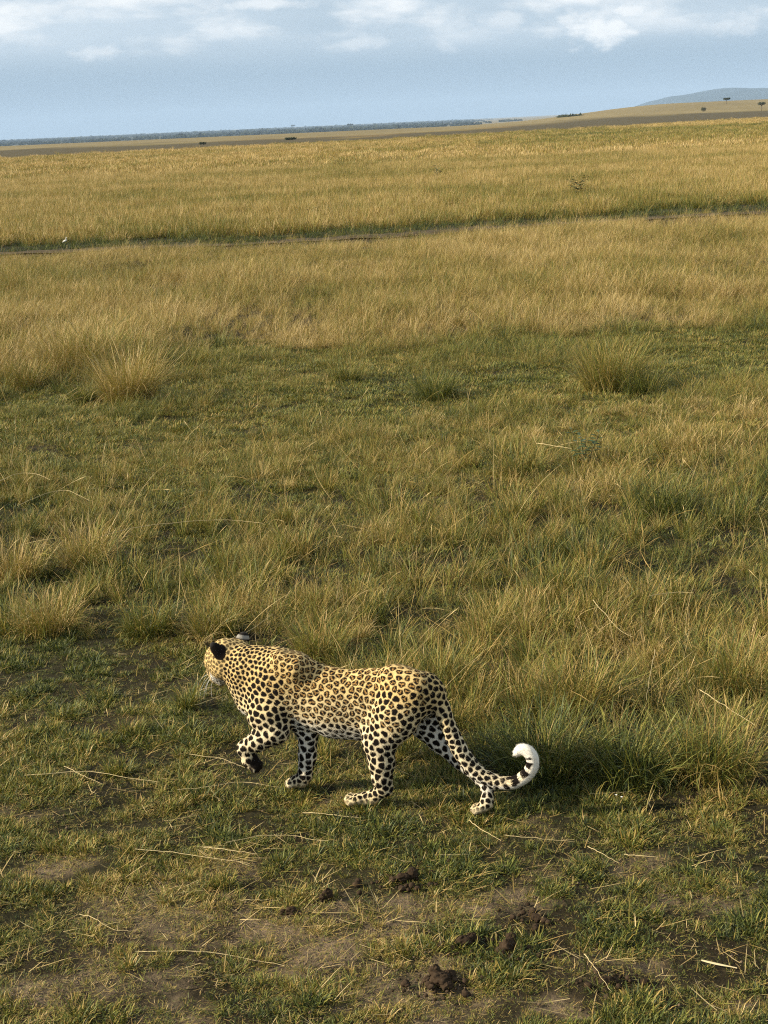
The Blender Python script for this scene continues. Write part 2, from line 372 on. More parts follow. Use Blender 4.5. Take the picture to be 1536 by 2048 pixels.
def scatter(name, coll, x, y, scl, dry, idx=None, tilt=.12, label=None, cat='grass', zoff=-.004):
    n = len(x); V = np.stack([x, y, terrain(x, y)+zoff], -1)
    me = bpy.data.meshes.new(name); me.vertices.add(n); me.vertices.foreach_set('co', V.astype(np.float32).ravel())
    k = len(coll.objects)
    idx = rng.integers(0, k, n) if idx is None else idx
    for nm, ty, val in (('scl', 'FLOAT', scl), ('dry', 'FLOAT', dry), ('idx', 'INT', idx)):
        a = me.attributes.new(nm, ty, 'POINT'); a.data.foreach_set('value', np.asarray(val, np.int32 if ty == 'INT' else np.float32))
    a = me.attributes.new('rot', 'FLOAT_VECTOR', 'POINT')
    R_ = np.stack([rng.normal(0, tilt, n), rng.normal(0, tilt, n), rng.random(n)*6.283], -1); a.data.foreach_set('vector', R_.astype(np.float32).ravel())
    o = link(name, me, GM)
    ng = bpy.data.node_groups.new(name+'_scatter', 'GeometryNodeTree')
    ng.interface.new_socket('Geometry', in_out='INPUT', socket_type='NodeSocketGeometry'); ng.interface.new_socket('Geometry', in_out='OUTPUT', socket_type='NodeSocketGeometry')
    gi = ng.nodes.new('NodeGroupInput'); go = ng.nodes.new('NodeGroupOutput'); ip = ng.nodes.new('GeometryNodeInstanceOnPoints')
    ci = ng.nodes.new('GeometryNodeCollectionInfo'); ci.inputs['Collection'].default_value = coll; ci.inputs['Separate Children'].default_value = True; ci.inputs['Reset Children'].default_value = True
    def na(nm, ty):
        q = ng.nodes.new('GeometryNodeInputNamedAttribute'); q.data_type = ty; q.inputs[0].default_value = nm; return q.outputs[0]
    ng.links.new(gi.outputs[0], ip.inputs['Points']); ng.links.new(ci.outputs[0], ip.inputs['Instance'])
    ip.inputs['Pick Instance'].default_value = True
    ng.links.new(na('idx', 'INT'), ip.inputs['Instance Index']); ng.links.new(na('rot', 'FLOAT_VECTOR'), ip.inputs['Rotation']); ng.links.new(na('scl', 'FLOAT'), ip.inputs['Scale'])
    ng.links.new(ip.outputs[0], go.inputs[0])
    md = o.modifiers.new('scatter', 'NODES'); md.node_group = ng
    tag(o, label, cat, kind='stuff'); return o
def field(y0, y1, dens, slack=.06):
    """random points over the part of the plain that the camera and its neighbours see"""
    u = .25+slack; A = u*((y1+3)**2-(y0+3)**2); n = int(A*dens)
    y = np.sqrt(rng.random(n)*((y1+3)**2-(y0+3)**2)+(y0+3)**2)-3; x = (rng.random(n)*2-1)*u*(y+3); return x, y
def keep(m, *a): return [v[m] for v in a]

B = dict
P_LAWN = protos('lawn', [[B(n=30, rad=.038, hmin=.012, hmax=.045, wid=.0032, lean=.9, curl=1.0, seg=3, flop=.25)] for _ in range(5)] +
                [[B(n=36, rad=.032, hmin=.02, hmax=.065, wid=.0032, lean=.6, curl=.8, seg=3)] for _ in range(2)])
P_MID = protos('meadow', [[B(n=50, rad=.06, hmin=.04, hmax=.19, wid=.0035, lean=.75, curl=1.1, seg=4, flop=.35), B(n=6, rad=.05, hmin=.15, hmax=.33, wid=.003, lean=.4, curl=.6, seg=5, seed=.4)] for _ in range(6)])
P_CLUMP = protos('clump', [[B(n=230, rad=.085+.03*(i_ % 3), hmin=.07, hmax=.28, wid=.0031, lean=.55, curl=.65, seg=4, flop=.1), B(n=10, rad=.08, hmin=.2, hmax=.42, wid=.0024, lean=.5, curl=.6, seg=5, seed=.3)] for i_ in range(6)])
P_TURF = protos('turf', [[B(n=190, rad=.16, hmin=.015, hmax=.06, wid=.0048, lean=.8, curl=.8, seg=2)] for _ in range(4)])
P_BUNCH = protos('bunch', [[B(n=95, rad=.05, hmin=.10, hmax=.30, wid=.0034, lean=.42, curl=.5, seg=4)] for _ in range(6)])
P_TALL = protos('tall', [[B(n=70, rad=.09, hmin=.10, hmax=.42, wid=.0036, lean=.5, curl=.9, seg=4, flop=.3), B(n=12, rad=.08, hmin=.3, hmax=.62, wid=.003, lean=.45, curl=.7, seg=5, seed=.6, flop=.2)] for _ in range(6)])
P_WISP = protos('wisp', [[B(n=5, rad=.05, hmin=.3, hmax=.75, wid=.0025, lean=.6, curl=.9, seg=7, seed=.4, flop=.3)] for _ in range(7)])
P_FAR = protos('far', [[B(n=170, rad=.42, hmin=.16, hmax=.46, wid=.009, lean=.35, curl=.6, seg=2), B(n=30, rad=.42, hmin=.3, hmax=.62, wid=.008, lean=.3, curl=.5, seg=3, seed=.5)] for _ in range(5)])
P_DIST = protos('distant', [[B(n=420, rad=1.6, hmin=.10, hmax=.36, wid=.020, lean=.3, curl=.5, seg=2)] for _ in range(4)])

# leopard's own frame, needed to keep the long grass off it
TH = math.radians(20); HD = np.array([-math.cos(TH), math.sin(TH), 0]); SD = np.array([math.sin(TH), math.cos(TH), 0])
LO = flat(705, 1612) + .07*SD
LO[2] = 0
def leo_clear(x, y):
    a = (x-LO[0])*HD[0]+(y-LO[1])*HD[1]; s = (x-LO[0])*SD[0]+(y-LO[1])*SD[1]
    return (a > -.85) & (a < .75) & (abs(s-.02) < .26)

# --- short lawn in front and in the band
def edge(x, y, cv, wob=.25, f=1.3, s=1): return y - curve_y(cv, x, y) + (fbm(x*f, y*f, 200+s, 3)-.5)*2*wob
x, y = field(3.7, 8.6, 1900); e = edge(x, y, CV_EDGE, .3); br = bareness(x, y)
clump = fbm(x*5.5, y*5.5, 44, 3)
k = (e < .25) & (rng.random(len(x)) > br*.54) & (rng.random(len(x)) < .33+1.15*ss(.35, .59, clump)); x, y, br, clump = keep(k, x, y, br, clump)
dry = .30 + (fbm(x*1.6, y*1.6, 45, 3)-.5)*.5 + .30*br + rng.normal(0, .10, len(x)) + .06*ss(6, 7.5, y)
scatter('short_grass', P_LAWN, x, y, (.42+.62*rng.random(len(x)))*(.6+.7*ss(.42, .68, clump))*(1-.25*br), dry, label='short green grass in clumps over the foreground earth')
# --- straw litter lying flat between the clumps
LIT = bpy.data.collections.new('litter')
for i in range(4):
    rg = np.random.default_rng(900+i); V, q, t, r, h = blades(6, .06, .03, .12, .0024, 1.9, .15, 3, rg)
    me = np_mesh('litter_%d' % i, V, [q, t], False, {'rnd': r, 'ht': h}); me.materials.append(GM); LIT.objects.link(bpy.data.objects.new('litter_%d' % i, me))
x, y = field(3.7, 8.0, 60); e = edge(x, y, CV_EDGE, .3); k = e < .4; x, y = keep(k, x, y)
scatter('straw_litter', LIT, x, y, .5+rng.random(len(x)), .50+.42*rng.random(len(x)), tilt=.05, label='broken bits of dead straw lying among the short grass', zoff=.006)
# --- fine dead bits and crumbs of earth over the bare places
LIT2 = bpy.data.collections.new('chaff'); CRM = bpy.data.collections.new('crumb'); CM_ = plain('earth_crumb', (.13, .095, .062), .95, .05, .4, 60)
for i in range(4):
    rg = np.random.default_rng(950+i); V, q, t, r, h = blades(16, .05, .008, .035, .0016, 2.0, .1, 2, rg)
    me = np_mesh('chaff_%d' % i, V, [q, t], False, {'rnd': r, 'ht': h}); me.materials.append(GM); LIT2.objects.link(bpy.data.objects.new('chaff_%d' % i, me))
    cv, cf, o_ = [], [], 0
    for k in range(9):
        rr = .0012+.0045*rg.random()**2.2; vv = np.array([[0, 0, -1], [1, 0, 0], [0, 1, 0], [-1, 0, 0], [0, -1, 0], [0, 0, 1.]])*rr*(.7+.6*rg.random((6, 3)))+np.array([rg.normal(0, .035), rg.normal(0, .035), rr*.5])
        cv.append(vv); cf.append(np.array([[5, 1, 2], [5, 2, 3], [5, 3, 4], [5, 4, 1], [0, 2, 1], [0, 3, 2], [0, 4, 3], [0, 1, 4]])+o_); o_ += 6
    me = np_mesh('crumb_%d' % i, np.concatenate(cv), np.concatenate(cf), False); me.materials.append(CM_); CRM.objects.link(bpy.data.objects.new('crumb_%d' % i, me))
x, y = field(3.7, 7.6, 900); br = bareness(x, y); k = (edge(x, y, CV_EDGE, .3) < .2) & (rng.random(len(x)) < .25+.6*br); x, y = keep(k, x, y)
scatter('dead_chaff', LIT2, x, y, .6+.8*rng.random(len(x)), .42+.34*rng.random(len(x)), tilt=.04, label='fine dead chaff matted over the bare earth', zoff=.003)
x, y = field(3.7, 7.2, 420); br = bareness(x, y); k = (edge(x, y, CV_EDGE, .3) < 0) & (rng.random(len(x)) < .12+.8*br); x, y = keep(k, x, y)
scatter('earth_crumbs', CRM, x, y, .6+.9*rng.random(len(x)), np.zeros(len(x)), tilt=.05, label='loose crumbs of dry earth on the bare places', cat='soil', zoff=.001)
# --- undergrowth of the rough meadow
x, y = field(5.3, 18, 290); e = edge(x, y, CV_EDGE, .25); e2 = edge(x, y, CV_BAND0, .9, .6, 2)
k = (e > -.15) & (e2 < .3) & ~leo_clear(x, y); x, y, e, e2 = keep(k, x, y, e, e2); k = rng.random(len(x)) < .22+1.0*ss(.38, .56, fbm(x*2.3, y*2.3, 146, 3)); x, y, e, e2 = keep(k, x, y, e, e2)
t1 = fbm(x*2.3, y*2.3, 46, 3); t2 = fbm(x*.45, y*.45, 47, 3)
dry = .38 + (t2-.5)*.55 + (fbm(x*2.5, y*2.5, 48, 2)-.5)*.55 + .22*ss(-4.5, -1.5, e2)*ss(-.1, .12, x/y) + rng.normal(0, .12, len(x)) + .10*(ss(.43, .64, t1)-.5)
scatter('meadow_grass', P_MID, x, y, (.42+.40*rng.random(len(x)))*(.25+1.0*ss(.43, .64, t1))*(.6+.4*ss(0, .8, e))*(.55+.45*ss(.36, .52, fbm(x*.55, y*.55, 147, 3)+.06*ss(-.05, .1, x/y)))*(.6+.4*ss(0, -2.5, e2)), dry, label='knee high yellow green meadow grass behind the leopard')
x, y = field(5.5, 18, 12); e = edge(x, y, CV_EDGE, .15); e2 = edge(x, y, CV_BAND0, .9, .6, 2)
t1 = fbm(x*1.5, y*1.5, 49, 3); k = (e > .15) & (e2 < .1) & ~leo_clear(x, y) & (t1 > .42); x, y, t1 = keep(k, x, y, t1)
dry = .50 + (fbm(x*.5, y*.5, 47, 3)-.5)*.8 + rng.normal(0, .12, len(x))
scatter('meadow_tufts', P_TALL, x, y, (.32+.34*rng.random(len(x)))*(.6+.6*ss(.42, .7, t1)), dry, label='rank tufts standing above the rough meadow grass', tilt=.2)
x, y = field(5.4, 17, 15); e = edge(x, y, CV_EDGE, .2); e2 = edge(x, y, CV_BAND0, .9, .6, 2); k = (e > .08) & (e2 < .1) & ~leo_clear(x, y) & (rng.random(len(x)) < .10+.75*ss(.40, .58, fbm(x*1.0, y*1.0, 150, 3)+.05*ss(-.05, .1, x/y))); x, y, e, e2 = keep(k, x, y, e, e2)
scatter('meadow_clumps', P_CLUMP, x, y, (.45+.75*rng.random(len(x))**1.3)*(.62+.38*ss(-1, -3.5, e2)), .41+rng.normal(0, .13, len(x))+.35*(fbm(x*.45, y*.45, 47, 3)-.5)+.16*ss(-4.5, -1.5, e2)*ss(-.1, .12, x/y), label='separate dense clumps of yellow green grass in the rough meadow', tilt=.14)
x, y = field(5.3, 17, 9); e = edge(x, y, CV_EDGE, .2); e2 = edge(x, y, CV_BAND0, .9, .6, 2); k = (e > -.1) & (e2 < .2) & ~leo_clear(x, y) & (rng.random(len(x)) < ss(.40, .60, fbm(x*1.4, y*1.4, 149, 3))); x, y = keep(k, x, y)
scatter('bunch_grass', P_BUNCH, x, y, (.5+.5*rng.random(len(x)))*(.7+.3*ss(0, -2.5, e2[k])), .44+rng.normal(0, .10, len(x))+.25*(fbm(x*.5, y*.5, 47, 3)-.5), label='upright bright bunches of young grass in the rough meadow', tilt=.16)
x, y = field(5.6, 38, 24); k = rng.random(len(x)) < .35+.65*ss(18, 12, y); x, y = keep(k, x, y); e = edge(x, y, CV_EDGE, .15); k = (e > .1) & ~leo_clear(x, y) & (track_d(x, y) < -1.5) & ((edge(x, y, CV_BAND0, .4) < 0) | (edge(x, y, CV_BAND1, .4) > 0) | (rng.random(len(x)) < .12)); x, y = keep(k, x, y)
scatter('straw_stems', P_WISP, x, y, .35+.55*rng.random(len(x)), .62+.36*rng.random(len(x)), label='thin dry seed stems arching over the rough grass', tilt=.5)
# --- lawn band
x, y = field(12, 23, 330); a = edge(x, y, CV_BAND0, .9, .6, 2); b_ = edge(x, y, CV_BAND1, .7, .6, 3); k = (a > -1.6) & (b_ < .5); x, y = keep(k, x, y)
dry = .37 + (fbm(x*.7, y*.7, 52, 3)-.5)*.35 + rng.normal(0, .06, len(x))
scatter('lawn_band', P_MID, x, y, (.22+.24*rng.random(len(x)))*(.6+1.4*ss(.46, .70, fbm(x*.9, y*.9, 53, 3))), dry+.10*rng.normal(0, 1, len(x)), label='winding band of short green turf across the middle')
x, y = field(11.5, 23, 75); a = edge(x, y, CV_BAND0, .9, .6, 2); b_ = edge(x, y, CV_BAND1, .7, .6, 3); k = (a > -2.5) & (b_ < .8); x, y = keep(k, x, y)
scatter('turf_carpet', P_TURF, x, y, .7+.5*rng.random(len(x)), .35+(fbm(x*.6, y*.6, 252, 3)-.5)*.35+rng.normal(0, .08, len(x)), label='dense low green turf carpeting the winding band')
x, y = field(5.6, 13, 30); e = edge(x, y, CV_EDGE, .25); k = (e > .2) & ~leo_clear(x, y); x, y = keep(k, x, y)
scatter('undergrowth', P_TURF, x, y, .6+.5*rng.random(len(x)), .27+(fbm(x*.8, y*.8, 253, 3)-.5)*.4+rng.normal(0, .08, len(x)), label='low green undergrowth between the meadow clumps')
x, y = field(15, 24, 16); b_ = edge(x, y, CV_BAND1, .7, .6, 3); k = (b_ > -.35) & (b_ < .7) & (rng.random(len(x)) < ss(.40, .56, fbm(x*.8, y*.4, 256, 3))); x, y = keep(k, x, y)
scatter('edge_clumps', P_TALL, x, y, .5+.45*rng.random(len(x)), .16+.25*rng.random(len(x)), label='dark green clumps along the front of the golden grass')
x, y = field(11.5, 21, 7); a = edge(x, y, CV_BAND0, .9, .6, 2); b_ = edge(x, y, CV_BAND1, .7, .6, 3); k = (a > -.8) & (b_ < .2) & (rng.random(len(x)) < .9*ss(.52, .64, fbm(x*.9, y*.45, 257, 3))); x, y = keep(k, x, y)
scatter('band_clumps', P_TALL, x, y, .3+.45*rng.random(len(x)), .15+.4*rng.random(len(x)), label='scattered olive clumps standing in the turf band')
# --- golden field
x, y = field(15.5, 41, 62); a = edge(x, y, CV_BAND1, 1.0, .6, 3); t = edge(x, y, CV_TRACK, .5, .5, 4); k = (a > 0) & (t < -1.2+(fbm(x*.4, y*.4, 157, 2)-.5)*2.4); x, y, a = keep(k, x, y, a)
k = rng.random(len(x)) < .45+.8*ss(.36, .52, fbm(x*.8, y*.5, 254, 3)); x, y, a = keep(k, x, y, a); dry = .655 + (fbm(x*.35, y*.35, 54, 3)-.5)*.45 + (fbm(x*1.2, y*.8, 255, 2)-.5)*.4 + rng.normal(0, .08, len(x)); hs = .30+.85*fbm(x*.9, y*.9, 55, 4)+.25*ss(.5, .7, fbm(x*.25, y*.25, 155, 2))
scatter('golden_grass', P_TALL, x, y, hs*(.75+.4*rng.random(len(x)))*(1+.35*ss(-.12, -.16, x/y)*ss(20, 18, y))*(.7+.3*ss(0, 2, a))*(.62+.38*ss(-1.5, -7, track_d(x, y))), dry, label='dense golden oat grass between the turf band and the track')
# --- dark strip past the track
x, y = field(28, 60, 26); t = track_d(x, y); w_ = curve_y(CV_STRIP, x, y)-curve_y(CV_TRACK, x, y); k = (t > 1.2) & (t < w_+.6+(fbm(x*.3, y*.3, 56, 3)-.5)*5) & (rng.random(len(x)) < .35+ss(.35, .6, fbm(x*.25, y*.25, 57, 2))); x, y = keep(k, x, y)
scatter('dark_herbage', P_MID, x, y, .7+.7*rng.random(len(x)), .03+.18*rng.random(len(x)), label='dark green herbage in a strip along the dirt track')
x, y = field(26, 62, 9); t = track_d(x, y); k = (t > -1.0) & (t < 1.3) & (rng.random(len(x)) < ss(.42, .55, fbm(x*.12, y*.12, 258, 2))); x, y = keep(k, x, y)
scatter('track_weeds', P_MID, x, y, .6+.7*rng.random(len(x)), .25+.4*rng.random(len(x)), label='straggling grass growing over the wheel track')
# --- the field beyond
def far_dry(x, y):
    p_ = fbm(x/np.maximum(y, 30)*14+3, np.log(np.maximum(y, 30))*16, 61, 4); gr = ss(0, .14, x/y)*ss(110, 150, y)*ss(260, 190, y)
    return .76 + .06*ss(75, 110, y) - .20*ss(.45, .65, p_) - .26*gr - .07*ss(75, 48, y)
x, y = field(36, 100, 9, .04); t = track_d(x, y); w_ = curve_y(CV_STRIP, x, y)-curve_y(CV_TRACK, x, y); k = t > w_+.3; x, y = keep(k, x, y)
scatter('yellow_field', P_FAR, x, y, .55+.5*rng.random(len(x)), far_dry(x, y)+rng.normal(0, .09, len(x)), label='yellow green grass of the field beyond the track')
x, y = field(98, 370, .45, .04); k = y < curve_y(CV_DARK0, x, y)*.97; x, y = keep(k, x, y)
scatter('distant_grass', P_DIST, x, y, .6+.5*rng.random(len(x)), far_dry(x, y)+rng.normal(0, .09, len(x)), label='distant golden grass reaching to the dark brown strip')
#__MORE__
# ------------------------------------------------------------------ leopard
def to_loc(q): d = q-LO; return np.array([d@HD, d@SD, d[2]])
def P(px, py, s):
    """photo pixel + sideways offset from the animal's mid plane -> leopard frame, and metres per pixel there"""
    d = ray(px, py); t = (s+(LO-CP)@SD)/(d@SD); return to_loc(CP+d*t), t
def foot(px, py, r):
    d = ray(px, py); t = (r-HC)/d[2]; return to_loc(CP+d*t), t
prims = []                                       # (region, kind, a, b, ra, rb, squash, k)
def cone(reg, a, b, k=.02, w=1.):
    (pa, ta), (pb, tb) = P(*a[:3]), P(*b[:3])
    prims.append((reg, pa, pb, a[3]*ta, b[3]*tb, w, k))
def cone3(reg, pa, pb, ra, rb, k=.01, w=1.): prims.append((reg, np.array(pa), np.array(pb), ra, rb, w, k))
TORSO, NECK, HEAD, EAR, FN, FFAR, HN, HF, TAIL = range(9)
# trunk
cone(TORSO, (520, 1362, 0, 60), (585, 1376, 0, 68), .05, .62)
cone(TORSO, (585, 1376, 0, 68), (665, 1402, 0, 64), .05, .66)
cone(TORSO, (665, 1402, 0, 64), (745, 1398, 0, 58), .05, .66)
cone(TORSO, (745, 1398, 0, 58), (805, 1388, 0, 53), .05, .62)
cone(TORSO, (805, 1388, 0, 53), (842, 1395, 0, 42), .05, .66)
cone(TORSO, (600, 1408, 0, 46), (715, 1432, 0, 44), .05, .75)          # ribcage floor to belly
cone(TORSO, (668, 1450, 0, 22), (722, 1464, 0, 14), .04, 1.0)           # loose belly skin
cone(TORSO, (560, 1322, -.055, 19), (592, 1336, -.05, 26), .04)         # shoulder blade, near
cone(TORSO, (566, 1316, .05, 17), (596, 1326, .05, 22), .04)
cone(TORSO, (782, 1352, -.045, 20), (835, 1372, -.05, 24), .05)         # hips
cone(TORSO, (790, 1352, .045, 18), (842, 1368, .05, 22), .05)
cone(NECK, (542, 1345, 0, 52), (494, 1335, .0, 46), .05, .80)
cone(NECK, (496, 1336, 0, 44), (464, 1320, .01, 30), .012, .92)
cone(NECK, (505, 1400, 0, 34), (478, 1350, .0, 24), .05, .9)            # throat and breast
# head, turned away and down
hd0 = np.array([0., 0, 0])
cone(HEAD, (452, 1312, .015, 33), (440, 1317, .03, 29), .03)
cone(HEAD, (450, 1306, .01, 27), (479, 1300, .055, 22), .025)          # back of the skull between the ears
cone(HEAD, (436, 1316, .045, 25), (427, 1323, .06, 18), .025)           # brow
cone(HEAD, (428, 1326, .065, 16), (424, 1341, .105, 12), .02)           # bridge of the nose
cone(HEAD, (438, 1347, .05, 16), (431, 1354, .085, 13), .018)           # muzzle
cone(HEAD, (449, 1352, .035, 14), (442, 1364, .075, 9.), .015)         # chin
cone(HEAD, (445, 1336, -.015, 19), (440, 1342, .015, 17), .025)         # cheek
# near foreleg, lifted
cone(FN, (545, 1378, -.055, 44), (536, 1432, -.075, 41), .05, .62)
cone(FN, (536, 1432, -.078, 40), (552, 1462, -.085, 25), .035, .66)
cone(FN, (553, 1464, -.085, 24), (520, 1479, -.088, 21.5), .022)
cone(FN, (520, 1479, -.088, 21.5), (491, 1496, -.088, 17), .02)
cone(FN, (491, 1498, -.088, 16.5), (499, 1518, -.086, 15.5), .012)
cone(FN, (499, 1518, -.086, 15.5), (510, 1530, -.084, 14), .012)
for j, (dx, dy, s_) in enumerate([(508, 1540, -.108), (514, 1540, -.092), (519, 1536, -.076), (520, 1528, -.062)]): cone(FN, (503, 1524, -.086, 9), (dx, dy, s_, 6.2), .006)
# far foreleg, planted
fa, ft = foot(588, 1568, .030); fs = fa[1]
cone(FFAR, (572, 1385, .05, 42), (602, 1435, fs*.9, 30), .04, .6)
cone(FFAR, (602, 1435, fs*.9, 28), (616, 1465, fs, 20), .03)
cone(FFAR, (616, 1465, fs, 20.5), (615, 1512, fs, 18), .02)
cone(FFAR, (615, 1512, fs, 18), (610, 1550, fs, 14.5), .015)
cone(FFAR, (610, 1550, fs, 14.5), (603, 1560, fs, 14), .012)
cone(FFAR, (603, 1560, fs, 14), (590, 1563, fs, 12.5), .012)
for dx, dy, ds in [(580, 1570, -.030), (576, 1568, -.010), (577, 1565, .012), (581, 1562, .032)]: cone(FFAR, (595, 1564, fs+ds*.6, 8), (dx, dy, fs+ds, 7.), .007)
# near hind leg
na, ntt = foot(708, 1602, .028); ns = na[1]
cone(HN, (815, 1392, -.055, 48), (790, 1436, -.075, 44), .05, .60)
cone(HN, (790, 1436, -.078, 43), (760, 1484, -.085, 33), .035, .66)
cone(HN, (742, 1452, -.06, 16), (745, 1485, -.08, 18), .04, .7)            # flank fold
cone(HN, (760, 1484, -.085, 31), (763, 1524, -.082, 27), .02, .75)
cone(HN, (763, 1524, -.082, 26.5), (764, 1556, -.078, 20.5), .018, .8)
cone(HN, (764, 1556, -.078, 20), (770, 1576, -.074, 16), .015)
cone(HN, (770, 1577, -.074, 15.5), (747, 1594, -.07, 14), .012)
cone(HN, (747, 1594, -.07, 14), (716, 1600, ns, 14), .012)
for dx, dy, ds in [(699, 1605, -.028), (695, 1600, -.009), (697, 1595, .012), (703, 1592, .030)]: cone(HN, (718, 1599, ns+ds*.6, 8.5), (dx, dy, ns+ds, 7.5), .007)
# far hind leg, stretched back
ha, htt = foot(958, 1620, .026); hs_ = ha[1]
cone(HF, (828, 1395, .055, 46), (852, 1440, .06, 40), .045, .6)
cone(HF, (852, 1440, .06, 38), (882, 1478, .055, 29), .03, .7)
cone(HF, (882, 1478, .055, 28), (922, 1516, .045, 22), .02, .8)
cone(HF, (922, 1516, .045, 22), (962, 1553, .035, 15.5), .015)
cone(HF, (962, 1553, .035, 15.5), (975, 1572, .03, 13.5), .012)
cone(HF, (975, 1572, .03, 13.5), (974, 1606, hs_+.005, 12.5), .012)
cone(HF, (974, 1606, hs_+.005, 12.5), (963, 1616, hs_, 12), .012)
for dx, dy, ds in [(951, 1623, -.026), (947, 1619, -.009), (949, 1615, .010), (954, 1612, .026)]: cone(HF, (965, 1616, hs_+ds*.6, 8), (dx, dy, hs_+ds, 6.8), .007)
# tail, hanging behind and nearer than the far hind leg, its tip curled up
TP = [(852, 1370, 0, 24), (868, 1388, -.005, 19), (881, 1410, -.012, 17), (892, 1440, -.02, 16), (906, 1474, -.028, 16), (924, 1507, -.034, 16), (944, 1535, -.038, 15.5), (968, 1553, -.04, 14.5), (995, 1564, -.04, 13.5), (1022, 1566, -.04, 12.5),
      (1046, 1556, -.04, 12.5), (1062, 1538, -.04, 12.5), (1065, 1518, -.04, 12), (1056, 1503, -.04, 11.5), (1043, 1499, -.04, 10.5), (1034, 1505, -.04, 7.5)]
tq = np.array([np.concatenate([P(a, b, s)[0], [r*P(a, b, s)[1]]]) for a, b, s, r in TP])
def cr(Q, n):                                       # Catmull-Rom
    Q = np.vstack([2*Q[0]-Q[1], Q, 2*Q[-1]-Q[-2]]); o_ = []
    for i in range(1, len(Q)-2):
        for t in np.linspace(0, 1, n, endpoint=False):
            a, b_, c_, d_ = Q[i-1:i+3]; o_.append(.5*((2*b_)+(-a+c_)*t+(2*a-5*b_+4*c_-d_)*t*t+(-a+3*b_-3*c_+d_)*t**3))
    return np.array(o_+[Q[-2]])
tc_ = cr(tq, 3)
for i in range(len(tc_)-1): cone3(TAIL, tc_[i, :3], tc_[i+1, :3], tc_[i, 3], tc_[i+1, 3], .03 if i < 4 else .006)

VX = .0030
lo = np.min([np.minimum(p[1]-p[3], p[2]-p[4]) for p in prims], 0)-.03; hi = np.max([np.maximum(p[1]+p[3], p[2]+p[4]) for p in prims], 0)+.03; hi[2] += .06; hi[0] += .03
gx = [np.arange(lo[i], hi[i], VX) for i in range(3)]
D = np.full([len(v) for v in gx], .2, np.float32); REG = np.zeros(D.shape, np.int8); BEST = np.full(D.shape, 1., np.float32)
def window(c0, c1):
    return tuple(slice(max(0, int((c0[i]-lo[i])/VX)), min(len(gx[i]), int((c1[i]-lo[i])/VX)+2)) for i in range(3))
def smin_into(sl, d, reg, k):
    A = D[sl]; h = np.maximum(k-np.abs(A-d), 0)/k
    D[sl] = np.minimum(A, d)-h*h*k*.25
    B_ = BEST[sl]; m = d < B_; B_[m] = d[m]; REG[sl][m] = reg
for reg, a, b_, ra, rb, w, k in prims:
    m = max(ra, rb)+k+.02; sl = window(np.minimum(a, b_)-m, np.maximum(a, b_)+m)
    X, Y, Z = np.meshgrid(gx[0][sl[0]], gx[1][sl[1]], gx[2][sl[2]], indexing='ij', sparse=True)
    sm = (a[1]+b_[1])/2; yl = sm+(Y-sm)/w; ay, by = sm+(a[1]-sm)/w, sm+(b_[1]-sm)/w
    ba = np.array([b_[0]-a[0], by-ay, b_[2]-a[2]]); l2 = max(ba@ba, 1e-9)
    pa = (X-a[0], yl-ay, Z-a[2]); h = np.clip((pa[0]*ba[0]+pa[1]*ba[1]+pa[2]*ba[2])/l2, 0, 1)
    d = np.sqrt((pa[0]-h*ba[0])**2+(pa[1]-h*ba[1])**2+(pa[2]-h*ba[2])**2)-(ra+(rb-ra)*h)
    smin_into(sl, d.astype(np.float32), reg, k)
# ears: rounded cups, their black backs to the camera
def ear(px, py, s, up, back, rw, rh, rt):
    c, t = P(px, py, s); up = np.array(up); up /= np.linalg.norm(up); back = np.array(back); back -= up*(back@up); back /= np.linalg.norm(back); side = np.cross(up, back)
    m = max(rw, rh)+.02; sl = window(c-m, c+m)
    G = np.stack(np.meshgrid(gx[0][sl[0]], gx[1][sl[1]], gx[2][sl[2]], indexing='ij'), -1)-c
    u, v, q = G@side, G@up, G@back
    vv = np.clip((v+rh)/(2*rh), 0, 1); taper = 1-.30*vv
    def ell(u, v, q, a, b_, c_):
        k0 = np.sqrt((u/a)**2+(v/b_)**2+(q/c_)**2); k1 = np.sqrt((u/a**2)**2+(v/b_**2)**2+(q/c_**2)**2)+1e-9; return k0*(k0-1)/k1
    d = ell(u/taper, v, q+.25*u*u/rw, rw, rh, rt)
    cup = ell(u/taper, v, q+rt*.95, rw*.78, rh*.85, rt*1.0)
    d = np.maximum(d, -cup)
    smin_into(sl, d.astype(np.float32), EAR, .008)
    return c, up, side, back, rh
hl = P(447, 1312, 0)[0]
ears = [ear(436, 1301, -.052, (.62, -.22, .80), (-.50, -.80, .30), .031, .045, .009), ear(486, 1277, .065, (-.15, .2, .95), (-.55, -.75, .4), .034, .030, .009)]

# surface nets
neg = D < 0
cnt = sum(neg[i:neg.shape[0]-1+i, j:neg.shape[1]-1+j, k:neg.shape[2]-1+k].astype(np.int8) for i in (0, 1) for j in (0, 1) for k in (0, 1))
ci = np.argwhere((cnt > 0) & (cnt < 8)); cid = np.full(cnt.shape, -1, np.int32); cid[tuple(ci.T)] = np.arange(len(ci))
corn = [(i, j, k) for i in (0, 1) for j in (0, 1) for k in (0, 1)]
vals = np.stack([D[ci[:, 0]+i, ci[:, 1]+j, ci[:, 2]+k] for i, j, k in corn], 1)
acc = np.zeros((len(ci), 3)); n_ = np.zeros(len(ci))
for p_ in range(8):
    for q_ in range(p_+1, 8):
        cp, cq = np.array(corn[p_]), np.array(corn[q_])
        if abs(cp-cq).sum() != 1: continue
        va, vb = vals[:, p_], vals[:, q_]; m = (va < 0) != (vb < 0)
        t = np.where(m, va/np.where(m, va-vb, 1), 0)
        acc += np.where(m[:, None], cp+t[:, None]*(cq-cp), 0); n_ += m
LV = lo+(ci+acc/n_[:, None])*VX
faces = []
